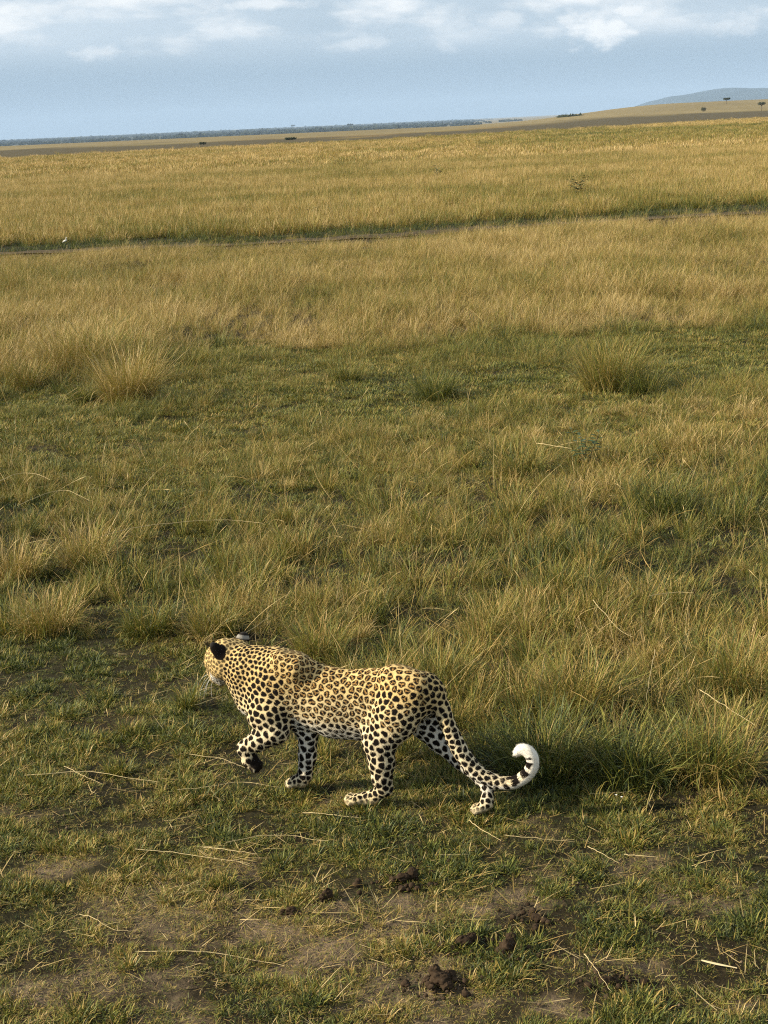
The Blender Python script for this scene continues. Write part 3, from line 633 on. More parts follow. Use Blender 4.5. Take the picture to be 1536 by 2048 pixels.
for ax in range(3):
    sa = [slice(None)]*3; sb = [slice(None)]*3; sa[ax] = slice(0, -1); sb[ax] = slice(1, None)
    A_, B_ = neg[tuple(sa)], neg[tuple(sb)]; e = np.argwhere(A_ != B_)
    o1, o2 = [v for v in range(3) if v != ax]; flip = A_[tuple(e.T)]
    def cell(d1, d2):
        c_ = e.copy(); c_[:, o1] -= d1; c_[:, o2] -= d2; return cid[tuple(c_.T)]
    q = np.stack([cell(1, 1), cell(0, 1), cell(0, 0), cell(1, 0)], 1)
    if ax == 1: flip = ~flip
    q[~flip] = q[~flip][:, ::-1]; faces.append(q)
LF = np.concatenate(faces); NV = len(LV)
ed = np.concatenate([LF[:, [i, (i+1) % 4]] for i in range(4)])
deg = np.bincount(ed.ravel(), minlength=NV)[:, None].astype(float)
for lam in (.5, -.52)*3:
    s_ = np.zeros((NV, 3))
    for c_ in range(3): s_[:, c_] = np.bincount(ed[:, 0], LV[ed[:, 1], c_], NV)+np.bincount(ed[:, 1], LV[ed[:, 0], c_], NV)
    LV = LV+lam*(s_/deg-LV)
LN = np.zeros((NV, 3)); fn = np.cross(LV[LF[:, 2]]-LV[LF[:, 0]], LV[LF[:, 3]]-LV[LF[:, 1]])
for i in range(4):
    for c_ in range(3): LN[:, c_] += np.bincount(LF[:, i], fn[:, c_], NV)
LN /= np.linalg.norm(LN, axis=1)[:, None]+1e-9
reg = REG[ci[:, 0], ci[:, 1], ci[:, 2]]
# --- coat: ground colour
a_, s_, z_ = LV.T
GOLD = np.array([.60, .43, .185]); BUFF = np.array([.64, .505, .275]); CREAM = np.array([.70, .61, .44]); WHITE = np.array([.72, .68, .59]); BLACK = np.array([.008, .006, .005])
def blend(c, d, m): return c*(1-m[:, None])+d*m[:, None]
coat = np.tile(GOLD, (NV, 1))
coat = blend(coat, BUFF, ss(.53, .42, z_))
coat = blend(coat, CREAM, ss(.42, .31, z_)*.55)
trunk = (reg == TORSO) | (reg == NECK)
coat = blend(coat, WHITE, trunk*ss(-.15, -.6, LN[:, 2])*ss(.46, .38, z_))
legs = np.isin(reg, (FN, FFAR, HN, HF))
inner = np.where(np.isin(reg, (FN, HN)), LN[:, 1], -LN[:, 1])
coat = blend(coat, WHITE, legs*ss(.15, .7, inner)*.95)
coat = blend(coat, np.array([.56, .45, .26]), legs*ss(.13, .05, z_)*.85)
tail = reg == TAIL
td_ = np.full(NV, 9.); tt = np.zeros(NV)
for i in range(len(tc_)):
    d = np.linalg.norm(LV-tc_[i, :3], axis=1); m = d < td_; td_[m] = d[m]; tt[m] = i/(len(tc_)-1)
# direction along the tail and its white underside (the outer side of the curl)
ti = np.clip((tt*(len(tc_)-1)).round().astype(int), 0, len(tc_)-2); tdir = tc_[ti+1, :3]-tc_[ti, :3]; tdir /= np.linalg.norm(tdir, axis=1)[:, None]
under = np.cross(tdir, np.array([0, 1., 0])); under = np.einsum('ij,ij->i', LN, under)
uw = -under
coat = blend(coat, WHITE, tail*ss(-.1, .35, under)*ss(.3, .5, tt)*.95)
coat = blend(coat, WHITE, tail*ss(.60, .82, tt))
head = reg == HEAD
mz = P(437, 1358, .03)[0]; coat = blend(coat, WHITE, (head | (reg == NECK))*ss(.058, .040, np.linalg.norm((LV-mz)*[1, .8, 1.25], axis=1)))
# --- spots
sp = np.full(NV, .0248)                                                    # spacing
sp = np.where(reg == NECK, .0172, sp); sp = np.where(head, .015, sp)
nk = ss(.22, .36, a_)*trunk; sp = sp*(1-nk)+.0175*nk
ft_ = legs*ss(.10, .045, z_); lg = legs*ss(.34, .26, z_); sp = sp*(1-lg)+.0265*lg; sp = sp*(1-ft_)+.0165*ft_
sp = np.where(tail, .0225, sp); sp = np.where(tail & (tt > .60), 9, sp)
sp = np.where(trunk & (z_ < .36), .026, sp)
order = np.random.default_rng(3).permutation(NV); cen = []; cr_ = []
cell_ = {}
for v in order:
    r = sp[v]
    if r > 1: continue
    p_ = LV[v]; key = tuple((p_/.04).astype(int)); ok = True
    for i in (-1, 0, 1):
        for j in (-1, 0, 1):
            for k in (-1, 0, 1):
                for q in cell_.get((key[0]+i, key[1]+j, key[2]+k), ()):
                    dd = LV[q]-p_
                    if dd@dd < (.5*(r+sp[q]))**2 and LN[q]@LN[v] > -.2: ok = False; break
                if not ok: break
            if not ok: break
        if not ok: break
    if ok: cell_.setdefault(key, []).append(v); cen.append(v)
from mathutils import kdtree
def kd_of(pts):
    k = kdtree.KDTree(len(pts))
    for i, p_ in enumerate(pts): k.insert(p_, i)
    k.balance(); return k
CEN = LV[cen].copy(); sub = np.arange(0, NV, 2)
for _ in range(4):                                   # even the spots out over the skin
    kd = kd_of(CEN); own = np.array([kd.find(LV[i])[1] for i in sub]); m_ = np.bincount(own, minlength=len(CEN)).clip(1)
    CEN = np.where((m_ > 3)[:, None], np.stack([np.bincount(own, LV[sub, c_], len(CEN)) for c_ in range(3)], 1)/m_[:, None], CEN)
kv = kd_of(LV); cen = np.array([kv.find(p_)[1] for p_ in CEN]); CEN = LV[cen]
kd = kd_of(CEN); fn2 = [kd.find_n(p_, 3) for p_ in LV]
o1_ = np.array([f[0][1] for f in fn2]); dA = np.array([f[0][2] for f in fn2]); dB = np.array([f[1][2] for f in fn2]); dC = np.array([f[2][2] for f in fn2])
nc = len(cen); rgs = np.random.default_rng(9)
R_ = (dA+dB)*.5                                       # local half spacing grows with the cells
spc = sp[cen][o1_]; spc = np.where(spc > 1, .03, spc)
n0 = LN[cen]; e1 = np.array([1., 0, 0])-n0*n0[:, :1]; e1 /= np.linalg.norm(e1, axis=1)[:, None]+1e-6; e2 = np.cross(n0, e1)
dv = LV-CEN[o1_]; ph = np.arctan2(np.einsum('ij,ij->i', dv, e2[o1_]), np.einsum('ij,ij->i', dv, e1[o1_]))
P1, P2, P3 = rgs.random((3, nc))*6.283; MM = rgs.choice([2, 3], nc)
wob = 1+.16*np.sin(2*ph+P1[o1_])+.11*np.sin(3*ph+P2[o1_])
edge_ = np.minimum((dB-dA)*.5, (dC-dA)*.5*.96)/spc        # 0 on the pale net between spots, about .5 in a spot's heart
core = .565*wob-dA/spc                                      # rounds the cells off
e_ = np.minimum(edge_-.085*(2-wob), core)
size = rgs.normal(0, .022, nc)[o1_]
white_zone = trunk*ss(.0, -.5, LN[:, 2])*ss(.46, .38, z_)
e_ = e_+size-.05*white_zone
soft = .0013/spc
ros_c = np.isin(reg[cen], (TORSO, HN, FN)) & (z_[cen] > .36) & (a_[cen] > -.34) & (a_[cen] < .33) & ~((reg[cen] == FN) & (z_[cen] < .48)) & ((reg[cen] == TORSO) | (rgs.random(nc) < .55)) & (LN[cen][:, 2] > -.35)
ros = ros_c[o1_]
ringw = .36*(1+.50*np.sin(MM[o1_]*ph+P3[o1_])+.20*np.sin(5*ph+P1[o1_]))
inkd = ss(-soft, soft, e_)
inkr = inkd*(1-ss(ringw-soft, ringw+soft*1.3, e_))
inkr = inkr*(1-.0*e_)
ink = np.where(ros, inkr, inkd); fill = np.where(ros, ss(.10, .26, e_), 0)
ink = ink*np.where(head, .85, 1)*np.where(sp > 1, 0, 1)
paw = legs*ss(.055, .035, z_)*(reg != FN); ink = ink*(1-.45*paw)
# black bars on the inner side of the curled tail
bars = tail*ss(.56, .60, tt)*ss(.84, .82, tt)*ss(-.40, -.05, uw+.5*(vnoise(a_*60, z_*60, 5)-.5))*ss(-.6, -.25, .5*(vnoise(z_*70, a_*70, 6)-.5)+np.sin(tt*(len(tc_)-1)*2.05))
ink = np.maximum(ink, bars)
# ears: black backs, a pale bar on the far one
er = reg == EAR
earcol = np.tile(BLACK*1.3, (NV, 1))
for c_, up_, side_, back_, rh_ in ears:
    dd = LV-c_; near_ = np.linalg.norm(dd, axis=1) < .06; v_ = dd@up_; b_ = dd@back_
    pale = near_*ss(-rh_*.10, rh_*.08, v_)*ss(rh_*.60, rh_*.40, v_)*(0.85 if side_[0] is not None and c_[1] > .05 else .0)
    earcol = blend(earcol, np.array([.34, .32, .28]), pale)
    tipc = near_*ss(rh_*.55, rh_*.9, v_)*.08
    earcol = blend(earcol, np.array([.35, .33, .30]), tipc)
    inn = near_*ss(.2, .6, -(LN@back_)); earcol = blend(earcol, np.array([.55, .48, .38]), inn*.8)
coat = coat*(1-.52*fill[:, None]*np.array([.75, 1., 1.25]))
coat = blend(coat, BLACK, np.clip(ink, 0, 1))
coat = np.where(er[:, None], earcol, coat)
ne = P(440, 1308, -.045)[0]; coat = blend(coat, BLACK, (~er)*(head | (reg == NECK))*ss(.030, .020, np.linalg.norm(LV-ne, axis=1)))
# nose, lip corner, sole of the lifted paw
for (px, py, s_o), r in (((420, 1344, .105), .015), ((420, 1344, .07), .012), ((435, 1358, .045), .011), ((437, 1360, .025), .010)):
    c_ = P(px, py, s_o)[0]; coat = blend(coat, BLACK, head*ss(r, r*.7, np.linalg.norm(LV-c_, axis=1)))
c_ = P(514, 1525, -.088)[0]
pad = (reg == FN)*ss(.043, .032, np.linalg.norm(LV-c_, axis=1))*ss(-.25, .10, LN@np.array([-.75, -.45, -.1]))
coat = blend(coat, BLACK*1.6, pad)
coat = np.clip(coat*(1+.10*(rgs.random((NV, 1))-.5)), 0, 1)

fm_, nt, out = new_mat('leopard_coat'); at = N(nt, 'ShaderNodeAttribute', attribute_name='col')
b = principled(nt, out, at.outputs['Color'], .8, .05)
tcn = N(nt, 'ShaderNodeTexCoord'); fn_ = N(nt, 'ShaderNodeTexNoise'); L(nt, tcn.outputs['Object'], fn_.inputs['Vector']); fn_.inputs['Scale'].default_value = 190; fn_.inputs['Detail'].default_value = 3
bp = N(nt, 'ShaderNodeBump'); bp.inputs['Strength'].default_value = .35; bp.inputs['Distance'].default_value = .004; L(nt, fn_.outputs[0], bp.inputs['Height']); L(nt, bp.outputs[0], b.inputs['Normal'])
leo = empty('leopard', LO); tag(leo, 'spotted leopard walking to the left with one forepaw lifted and tail tip curled', 'leopard')
def to_world(V_): return V_[:, :1]*HD+V_[:, 1:2]*SD+V_[:, 2:]*np.array([0, 0, 1.])
body = link('body', np_mesh('leopard_body', to_world(LV), LF[:, ::-1] if np.linalg.det(np.array([HD, SD, [0, 0, 1]])) < 0 else LF, True, {'col': coat}), fm_, leo)
# --- short fur laid back along the body
NH = 80000; pick = rgs.integers(0, NV, NH); pick = pick[~np.isin(reg[pick], (EAR,))]; NH = len(pick)
flow = np.zeros((NH, 3)); flow[:, 0] = -1; flow[:, 2] = -.35
lm = legs[pick] & (z_[pick] < .40); flow[lm] = [-.25, 0, -1.]
tm_ = tail[pick]; flow[tm_] = tdir[pick][tm_]
hm_ = head[pick]; flow[hm_] = [-.8, -.4, .1]
nn_ = LN[pick]; flow -= nn_*np.einsum('ij,ij->i', flow, nn_)[:, None]; flow /= np.linalg.norm(flow, axis=1)[:, None]+1e-6
flow += nn_*(.14+.14*rgs.random((NH, 1)))+rgs.normal(0, .16, (NH, 3))
ln = .006+.005*rgs.random((NH, 1)); ln = np.where(tm_[:, None] & (tt[pick] > .45)[:, None], ln*1.6, ln); bel = (trunk[pick] & (LN[pick][:, 2] < -.3))[:, None]; ln = np.where(bel, ln*1.8, ln)
small = (legs[pick] & (z_[pick] < .10)) | hm_; ln = np.where(small[:, None], ln*.6, ln)
rt_ = LV[pick]-nn_*.001+rgs.normal(0, .0012, (NH, 3)); wv = np.cross(flow, nn_); wv /= np.linalg.norm(wv, axis=1)[:, None]+1e-6; wv *= .0006
HV = np.stack([rt_-wv, rt_+wv, rt_+flow*ln], 1).reshape(-1, 3); hc = np.repeat(coat[pick]*(1+.25*(rgs.random((NH, 1))-.5)), 3, 0)
link('fur', np_mesh('leopard_fur', to_world(HV), np.arange(NH*3).reshape(-1, 3), True, {'col': hc}), fm_, leo)['kind'] = 'stuff'
# --- eyes, whiskers
def ball(c_, r, n=10):
    th = np.linspace(0, math.pi, n); ph = np.linspace(0, 2*math.pi, 2*n, endpoint=False)
    V_ = np.array([[c_[0]+r*math.sin(t)*math.cos(p_), c_[1]+r*math.sin(t)*math.sin(p_), c_[2]+r*math.cos(t)] for t in th for p_ in ph]); m = 2*n
    F_ = np.array([[i*m+j, i*m+(j+1) % m, (i+1)*m+(j+1) % m, (i+1)*m+j] for i in range(n-1) for j in range(m)]); return V_, F_
em = plain('leopard_eye', (.28, .17, .03), .1, .6)
for px, py, s_e in ((422, 1331, .058), (424, 1325, .125)):
    V_, F_ = ball(P(px, py, s_e)[0], .0085); link('eye', np_mesh('leopard_eye', to_world(V_), F_), em, leo)
def strand(pts, r0_, r1_, sides=4):
    pts = np.asarray(pts, float); n = len(pts); T = np.gradient(pts, axis=0); T /= np.linalg.norm(T, axis=1)[:, None]
    A_ = np.cross(T, [0.13, .2, .97]); A_ /= np.linalg.norm(A_, axis=1)[:, None]; B_ = np.cross(T, A_); rr = np.linspace(r0_, r1_, n)[:, None]
    V_ = np.concatenate([pts+rr*(A_*math.cos(2*math.pi*k/sides)+B_*math.sin(2*math.pi*k/sides)) for k in range(sides)], 0)
    F_ = np.array([[k*n+i, ((k+1) % sides)*n+i, ((k+1) % sides)*n+i+1, k*n+i+1] for k in range(sides) for i in range(n-1)]); return V_, F_
wm = plain('whisker_hair', (.85, .83, .78), .5, .3)
for (x0, y0, s0), (x1, y1, s1) in (((423, 1350, .09), (400, 1392, .10)), ((425, 1351, .085), (408, 1398, .07)), ((427, 1353, .08), (412, 1388, .05)), ((420, 1347, .10), (396, 1372, .13)), ((430, 1355, .075), (424, 1394, .03))):
    a, b_ = P(x0, y0, s0)[0], P(x1, y1, s1)[0]; t = np.linspace(0, 1, 7)[:, None]
    V_, F_ = strand(a+(b_-a)*t+np.array([.02, 0, .012])*(t*(1-t))*2, .0006, .0002); link('whisker', np_mesh('whisker', to_world(V_), F_), wm, leo)
#__THINGS__
# ------------------------------------------------------------------ grass tussocks that stand out one by one
def tussock(px, py, h, r, dry, label, n=170, wid=.0030, lean=.45, curl=.8, flop=.15, seed=.25, stops=None, lo=.25):
    rg = np.random.default_rng(int(px*7+py)); q = gnd(px, py)
    V_, qd, tr, rn_, ht_ = blades(int(n*4.2), r*.82, h*lo, h, wid, lean, curl, 5, rg, seed, flop)
    V_[:, 2] += terrain(V_[:, 0]+q[0], V_[:, 1]+q[1])-float(terrain(q[0], q[1]))-.004
    m = grass_mat('tussock_blades', False, dry)
    o = link('grass_tussock', np_mesh('grass_tussock', V_, [qd, tr], False, {'rnd': rn_, 'ht': ht_}), m); o.location = Vector([float(v) for v in q])
    tag(o, label, 'grass tussock', 'grass tussocks standing out from the meadow')
for a in [
    (262, 806, .80, .30, .68, 'tall golden tussock at the tip of the golden mass, shading the turf band', 520),
    (150, 745, .70, .50, .66, 'broad golden mass of flopped grass behind the bright green tussock', 520),
    (50, 775, .45, .30, .52, 'brownish tussock with a dark shaded foot left of the bright green tussock', 300),
    (172, 806, .30, .20, .28, 'low bright green tussock in front of the broad golden mass', 300),
    (1222, 782, .72, .32, .50, 'big olive brown tussock with a dark side standing alone in the turf band', 560),
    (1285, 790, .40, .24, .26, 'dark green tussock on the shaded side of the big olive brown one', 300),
    (690, 765, .34, .22, .36, 'low olive tussock in the turf band, nearest left of the rounded green one', 260),
    (872, 800, .42, .24, .24, 'rounded green tussock at the near edge of the turf band', 340),
    (390, 735, .32, .20, .50, 'small brownish tussock on the turf band edge by the golden field', 200),
    (1040, 950, .34, .22, .42, 'grey brown tussock with a dark heart left of the broad leaved weed', 260),
    (1330, 1030, .36, .24, .22, 'dark green tussock right of and nearer than the broad leaved weed', 280),
    (300, 1268, .26, .17, .34, 'bright yellow green tussock at the lawn edge behind the leopard head', 300),
    (100, 1262, .32, .20, .62, 'rusty golden tussock at the lawn edge near the picture side', 240),
    (175, 1130, .40, .20, .66, 'tall straw tussock in the rough meadow with long leaning stems', 220),
    (30, 1160, .36, .18, .72, 'pale straw tussock at the very side of the meadow', 200),
    (880, 1370, .30, .18, .42, 'yellow green tussock right behind the leopard rump', 260),
    (1155, 1430, .40, .16, .55, 'leaning bright yellow tussock beyond the curled tail tip', 260),
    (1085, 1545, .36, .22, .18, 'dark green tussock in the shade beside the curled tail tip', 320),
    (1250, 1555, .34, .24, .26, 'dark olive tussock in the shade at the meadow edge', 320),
    (1420, 1545, .38, .22, .44, 'olive tussock with straw stems splaying over the lawn edge', 280),
    (376, 1418, .17, .06, .40, 'narrow upright yellow tuft under the leopard face', 90),
    (262, 1470, .10, .08, .38, 'small bright tuft in the lawn, the one nearer the narrow upright tuft', 110),
    (236, 1548, .10, .07, .36, 'small bright tuft in the lawn beside the long bent straw', 110),
    (430, 1270, .26, .14, .46, 'golden green tussock just behind the leopard ears', 220),
    (640, 1310, .26, .16, .50, 'golden green tussock behind the hollow of the leopard back', 240),
    (1480, 1380, .36, .20, .46, 'yellow olive tussock in the meadow near the far right corner of the shade', 240),
    ]:
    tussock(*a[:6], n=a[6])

# broad leaved weeds
def weed(px, py, h, label, n=26):
    rg = np.random.default_rng(int(px+py)); q = gnd(px, py); t = empty('leafy_weed', q); tag(t, label, 'weed', 'leafy weeds in the grass')
    S = []; Lf = []; o1 = o2 = 0; FS = []; FL = []
    for k in range(5):
        a = k*1.26+rg.random(); tip = np.array([math.cos(a)*h*.35, math.sin(a)*h*.35, h*(.7+.3*rg.random())]); tt_ = np.linspace(0, 1, 5)[:, None]
        V_, F_ = strand(tip*tt_*np.array([1, 1, 1])+np.array([0, 0, 0]), .004, .002); S.append(V_); FS.append(F_+o1); o1 += len(V_)
        for j in range(n//5*2):
            c_ = tip*(.25+.75*rg.random()); a2 = rg.random()*6.28; d = np.array([math.cos(a2), math.sin(a2), .5*rg.random()]); s2 = np.array([-d[1], d[0], 0]); l = h*(.16+.10*rg.random())
            Lf.append(np.array([c_, c_+d*l*.5+s2*l*.24, c_+d*l-[0, 0, l*.2], c_+d*l*.5-s2*l*.24])); FL.append([o2, o2+1, o2+2, o2+3]); o2 += 4
    link('stem', np_mesh('weed_stem', np.concatenate(S), np.concatenate(FS)), plain('weed_stem', (.08, .07, .03)), t)
    link('foliage', np_mesh('weed_leaves', np.concatenate(Lf), np.array(FL), False), plain('weed_leaf', (.045, .075, .025), .6, .3), t)
weed(1172, 935, .34, 'dark broad leaved weed among straw stems in the rough meadow')
weed(875, 362, .75, 'tiny dark weed standing in the far golden field, nearer the middle', 40)
weed(1157, 397, .80, 'tiny dark weed standing in the far yellow field above the track', 40)
weed(628, 442, .42, 'low dark weed just beyond the dirt track', 40)

# straws lying on or arching over the grass
SM = plain('dry_straw', (.44, .35, .18), .6, .25, .2, 40)
def straw(pts, r, label, lift=.012, arch=0.):
    q = np.array([gnd(a, b, lift) for a, b in pts]); d = np.concatenate([[0], np.cumsum(np.linalg.norm(np.diff(q, axis=0), axis=1))]); t = np.linspace(0, d[-1], 14)
    q = np.stack([np.interp(t, d, q[:, i]) for i in range(3)], 1); rg = np.random.default_rng(int(pts[0][0]))
    for _ in range(2): q[1:-1] = (q[:-2]+2*q[1:-1]+q[2:])/4
    q += rg.normal(0, .0012, q.shape); c_ = q[0].copy()
    V_, F_ = strand(q-c_, r*.62, r*.25, 5); o = link('straw_stem', np_mesh('straw_stem', V_, F_), SM); o.location = Vector(c_); tag(o, label, 'straw', 'dry straw stems lying about')
for pts, r, lb, lf in [
    ([(49, 1551), (128, 1545), (180, 1541), (232, 1553), (317, 1564)], .0036, 'long bent pale straw in the lawn beside a small bright tuft, ahead of the leopard', .03),
    ([(128, 1532), (170, 1553), (205, 1568)], .0026, 'short straw crossing the long bent straw in the lawn', .03),
    ([(160, 1828), (180, 1832), (225, 1860), (257, 1861)], .0026, 'kinked straw on the bare earth patch, nearer the lawn', .012),
    ([(270, 1903), (400, 1902), (450, 1907), (510, 1922), (570, 1931)], .0034, 'longest pale straw lying across the bare earth patch', .012),
    ([(270, 1698), (350, 1705), (430, 1717), (500, 1727)], .0028, 'straw on the short grass, lowest of the three lying in front of the leopard', .03),
    ([(408, 1693), (460, 1701), (512, 1707)], .0034, 'thick pale straw just above another straw in front of the leopard', .035),
    ([(452, 1685), (520, 1670), (595, 1670), (620, 1680), (657, 1681)], .0028, 'long bent straw in front of the leopard, uppermost of those by the thick pale one', .035),
    ([(355, 1580), (435, 1572), (470, 1562), (515, 1568), (562, 1575)], .0030, 'straw curving through the grass to the planted forepaw', .035),
    ([(378, 1508), (440, 1516), (490, 1535)], .0026, 'straw pointing at the lifted forepaw', .05),
    ([(938, 1640), (968, 1662), (1003, 1681)], .0032, 'slanting straw below the hind paw under the tail', .03),
    ([(957, 1622), (1010, 1629)], .0030, 'pale straw touching the hind paw under the tail', .02),
    ([(1010, 1670), (1080, 1677), (1150, 1684)], .0022, 'thin straw right of the slanting one below the tail', .035),
    ([(1175, 1692), (1205, 1708), (1240, 1727)], .0026, 'slanting straw on the lawn right of the tail, uppermost of its pair', .03),
    ([(1248, 1709), (1315, 1714)], .0028, 'level straw on the lawn, nearer the picture side than its slanting neighbour', .03),
    ([(1168, 1907), (1193, 1940), (1222, 1982)], .0030, 'straw leaning over the small crumbled dung at the bottom', .03),
    ([(605, 1625), (645, 1627), (722, 1636)], .0034, 'pale straw lying below the two paws nearest the picture middle', .02),
    ([(1177, 1588), (1262, 1583)], .0024, 'straw at the foot of the shaded tussocks', .03),
    ([(478, 1800), (560, 1800)], .0020, 'thin green straw above the bare earth patch', .03),
    ([(880, 1710), (940, 1708)], .0022, 'short thin straw left of the turf clumps below the tail', .03),
    ]: straw(pts, r, lb, lf)
for pts, r, lb, lf in [
    ([(195, 1076), (235, 1062), (280, 1052), (340, 1046), (400, 1041), (470, 1039), (526, 1047)], .0036, 'long pale stem arching nearly level over the rough meadow', .20),
    ([(35, 1012), (85, 988), (130, 977), (178, 1001)], .0036, 'arched pale stem over the meadow near the straw tussock', .22),
    ([(0, 962), (35, 945), (75, 947), (100, 960)], .0036, 'arched pale stem at the very side of the meadow', .22),
    ([(1073, 886), (1143, 897)], .0050, 'thick pale straw lying on the dry meadow above the leafy weed', .20),
    ([(1298, 1192), (1350, 1184), (1388, 1186)], .0034, 'bright straw lying level on the meadow right of the tail', .22),
    ([(1185, 1200), (1240, 1262), (1265, 1275)], .0030, 'slanting straw crossing the meadow above the yellow tussock', .24),
    ([(1310, 1300), (1300, 1350), (1292, 1400)], .0026, 'upright pale straw in the meadow above the shaded tussocks', .25),
    ([(1400, 1380), (1470, 1425), (1510, 1450)], .0034, 'straw leaning down across the meadow above the lawn edge', .22),
    ([(420, 1295), (500, 1262), (545, 1228)], .0026, 'thin stem rising behind the far ear of the leopard', .28),
    ([(390, 1410), (420, 1400), (460, 1382)], .0024, 'thin dry stem sloping up to the throat of the leopard', .16),
    ]: straw(pts, r, lb, lf)
# a broken, bleached reed blade
q = gnd(1403, 1921, .02); q2 = gnd(1474, 1937, .015); t = np.linspace(0, 1, 8)[:, None]; ax = (q2-q)*t; wv = np.cross((q2-q)/np.linalg.norm(q2-q), [0, 0, 1.])*.006*np.sin(np.clip(t*1.1+.12, 0, 1)*3.1)
BV = np.concatenate([ax-wv, ax+[0, 0, .004], ax+wv]); I = np.arange(24).reshape(3, 8)
o = link('reed_blade', np_mesh('reed_blade', BV, np.stack([I[:-1, :-1], I[:-1, 1:], I[1:, 1:], I[1:, :-1]], -1).reshape(-1, 4)), plain('bleached_reed', (.50, .42, .25), .6, .2)); o.location = Vector(q)
tag(o, 'broad bleached reed blade lying on the lawn in the near corner', 'reed blade')

# ------------------------------------------------------------------ dung
DMAT = plain('dry_dung', (.040, .027, .017), .95, .05, .55, 45)
def lump(c_, rx, ry, rz, rg, n=20):
    V_, F_ = ball((0, 0, 0), 1, n); nz_ = np.zeros(len(V_)); s0 = rg.random()*50
    for k, am in ((2.2, .28), (5, .16), (11, .11), (21, .06)):
        nz_ += am*(vnoise(V_[:, 0]*k+s0, V_[:, 1]*k+V_[:, 2]*k*1.7+s0, int(s0))-.5+vnoise(V_[:, 2]*k+s0+9, V_[:, 0]*k-V_[:, 1]*k*1.3, int(s0)+3)-.5)
    return V_*(1+nz_[:, None])*np.array([rx, ry, rz])+np.array(c_), F_
def dung(px, py, parts, label, crumbs=0, w=.1):
    rg = np.random.default_rng(int(px*3+py)); q = gnd(px, py); t = empty('dung_pile', q); tag(t, label, 'dung', 'lumps of dry dung')
    for c_, rx, ry, rz in parts:
        V_, F_ = lump(np.array(c_)*.85, rx*.82, ry*.82, rz*.82, rg); link('lump', np_mesh('dung_lump', V_, F_), DMAT, t)
    if crumbs:
        Vs, Fs, o_ = [], [], 0
        for k in range(crumbs):
            r = .004+.011*rg.random()**2; V_, F_ = lump((rg.normal(0, w), rg.normal(0, w*.8), r*.5), r, r, r*.8, rg, 6); Vs.append(V_); Fs.append(F_+o_); o_ += len(V_)
        link('crumbs', np_mesh('dung_crumbs', np.concatenate(Vs), np.concatenate(Fs)), DMAT, t)['kind'] = 'stuff'
dung(1015, 1908, [((0, 0, .032), .034, .030, .042), ((.018, .02, .055), .022, .02, .028), ((-.02, -.01, .018), .03, .026, .022)], 'upright knobbly dark dung lump, tallest in the foreground', 24, .05)
dung(882, 1968, [((0, 0, .022), .042, .036, .026), ((-.02, .045, .03), .025, .022, .026), ((.035, .03, .02), .024, .022, .02), ((-.045, .01, .012), .026, .024, .016), ((.02, -.03, .012), .024, .022, .016)], 'crumbled reddish brown dung heap nearest the bottom', 70, .07)
dung(928, 1890, [((0, 0, .02), .036, .028, .022), ((.03, .015, .024), .024, .02, .022)], 'low dark dung lump between the heap and the upright lump', 24, .05)
dung(806, 1762, [((0, 0, .018), .034, .026, .022), ((.045, .02, .024), .028, .024, .026), ((-.04, -.005, .012), .022, .02, .015)], 'broken dark dung pieces on the lawn below the near hind leg', 40, .07)
dung(656, 1797, [((0, 0, .022), .022, .018, .024), ((-.02, -.008, .014), .018, .014, .016)], 'small brown clod with a lit face above the bare earth', 10, .03)
dung(583, 1828, [((0, 0, .016), .024, .02, .018)], 'small dark clod in the clump edge next to the bare earth', 14, .03)
dung(1212, 1968, [((0, 0, .014), .03, .024, .018), ((.03, .01, .01), .02, .018, .014)], 'flat crumbled dung under the leaning straw at the bottom', 40, .05)
dung(1075, 1838, [((0, 0, .010), .03, .024, .014), ((-.02, .02, .008), .018, .016, .012)], 'low worn dung smear between turf clumps above the upright lump', 30, .05)

# ------------------------------------------------------------------ small white flowers
FM = plain('white_petal', (.80, .78, .74), .6, .2)
for px, py, lb in ((1232, 1609, 'tiny white flower right of the curled tail, the nearer of the pair'), (1243, 1613, 'tiny white flower right of the curled tail, the farther of the pair')):
    q = gnd(px, py); t = empty('white_flower', q); tag(t, lb, 'flower', 'pair of tiny white flowers')
    V_, F_ = strand(np.array([[0, 0, 0], [.002, 0, .02], [.001, 0, .042]]), .0012, .0009); link('stem', np_mesh('flower_stem', V_, F_), plain('flower_stem', (.06, .09, .03)), t)
    for k in range(5):
        a = k*1.2566; d = np.array([math.cos(a), math.sin(a), .25]); s2 = np.array([-math.sin(a), math.cos(a), 0]); z0 = np.array([0, 0, .042])
        link('petal', np_mesh('flower_petal', [z0, z0+d*.0035+s2*.0022, z0+d*.0055, z0+d*.0035-s2*.0022], np.array([[0, 1, 2, 3]])), FM, t)

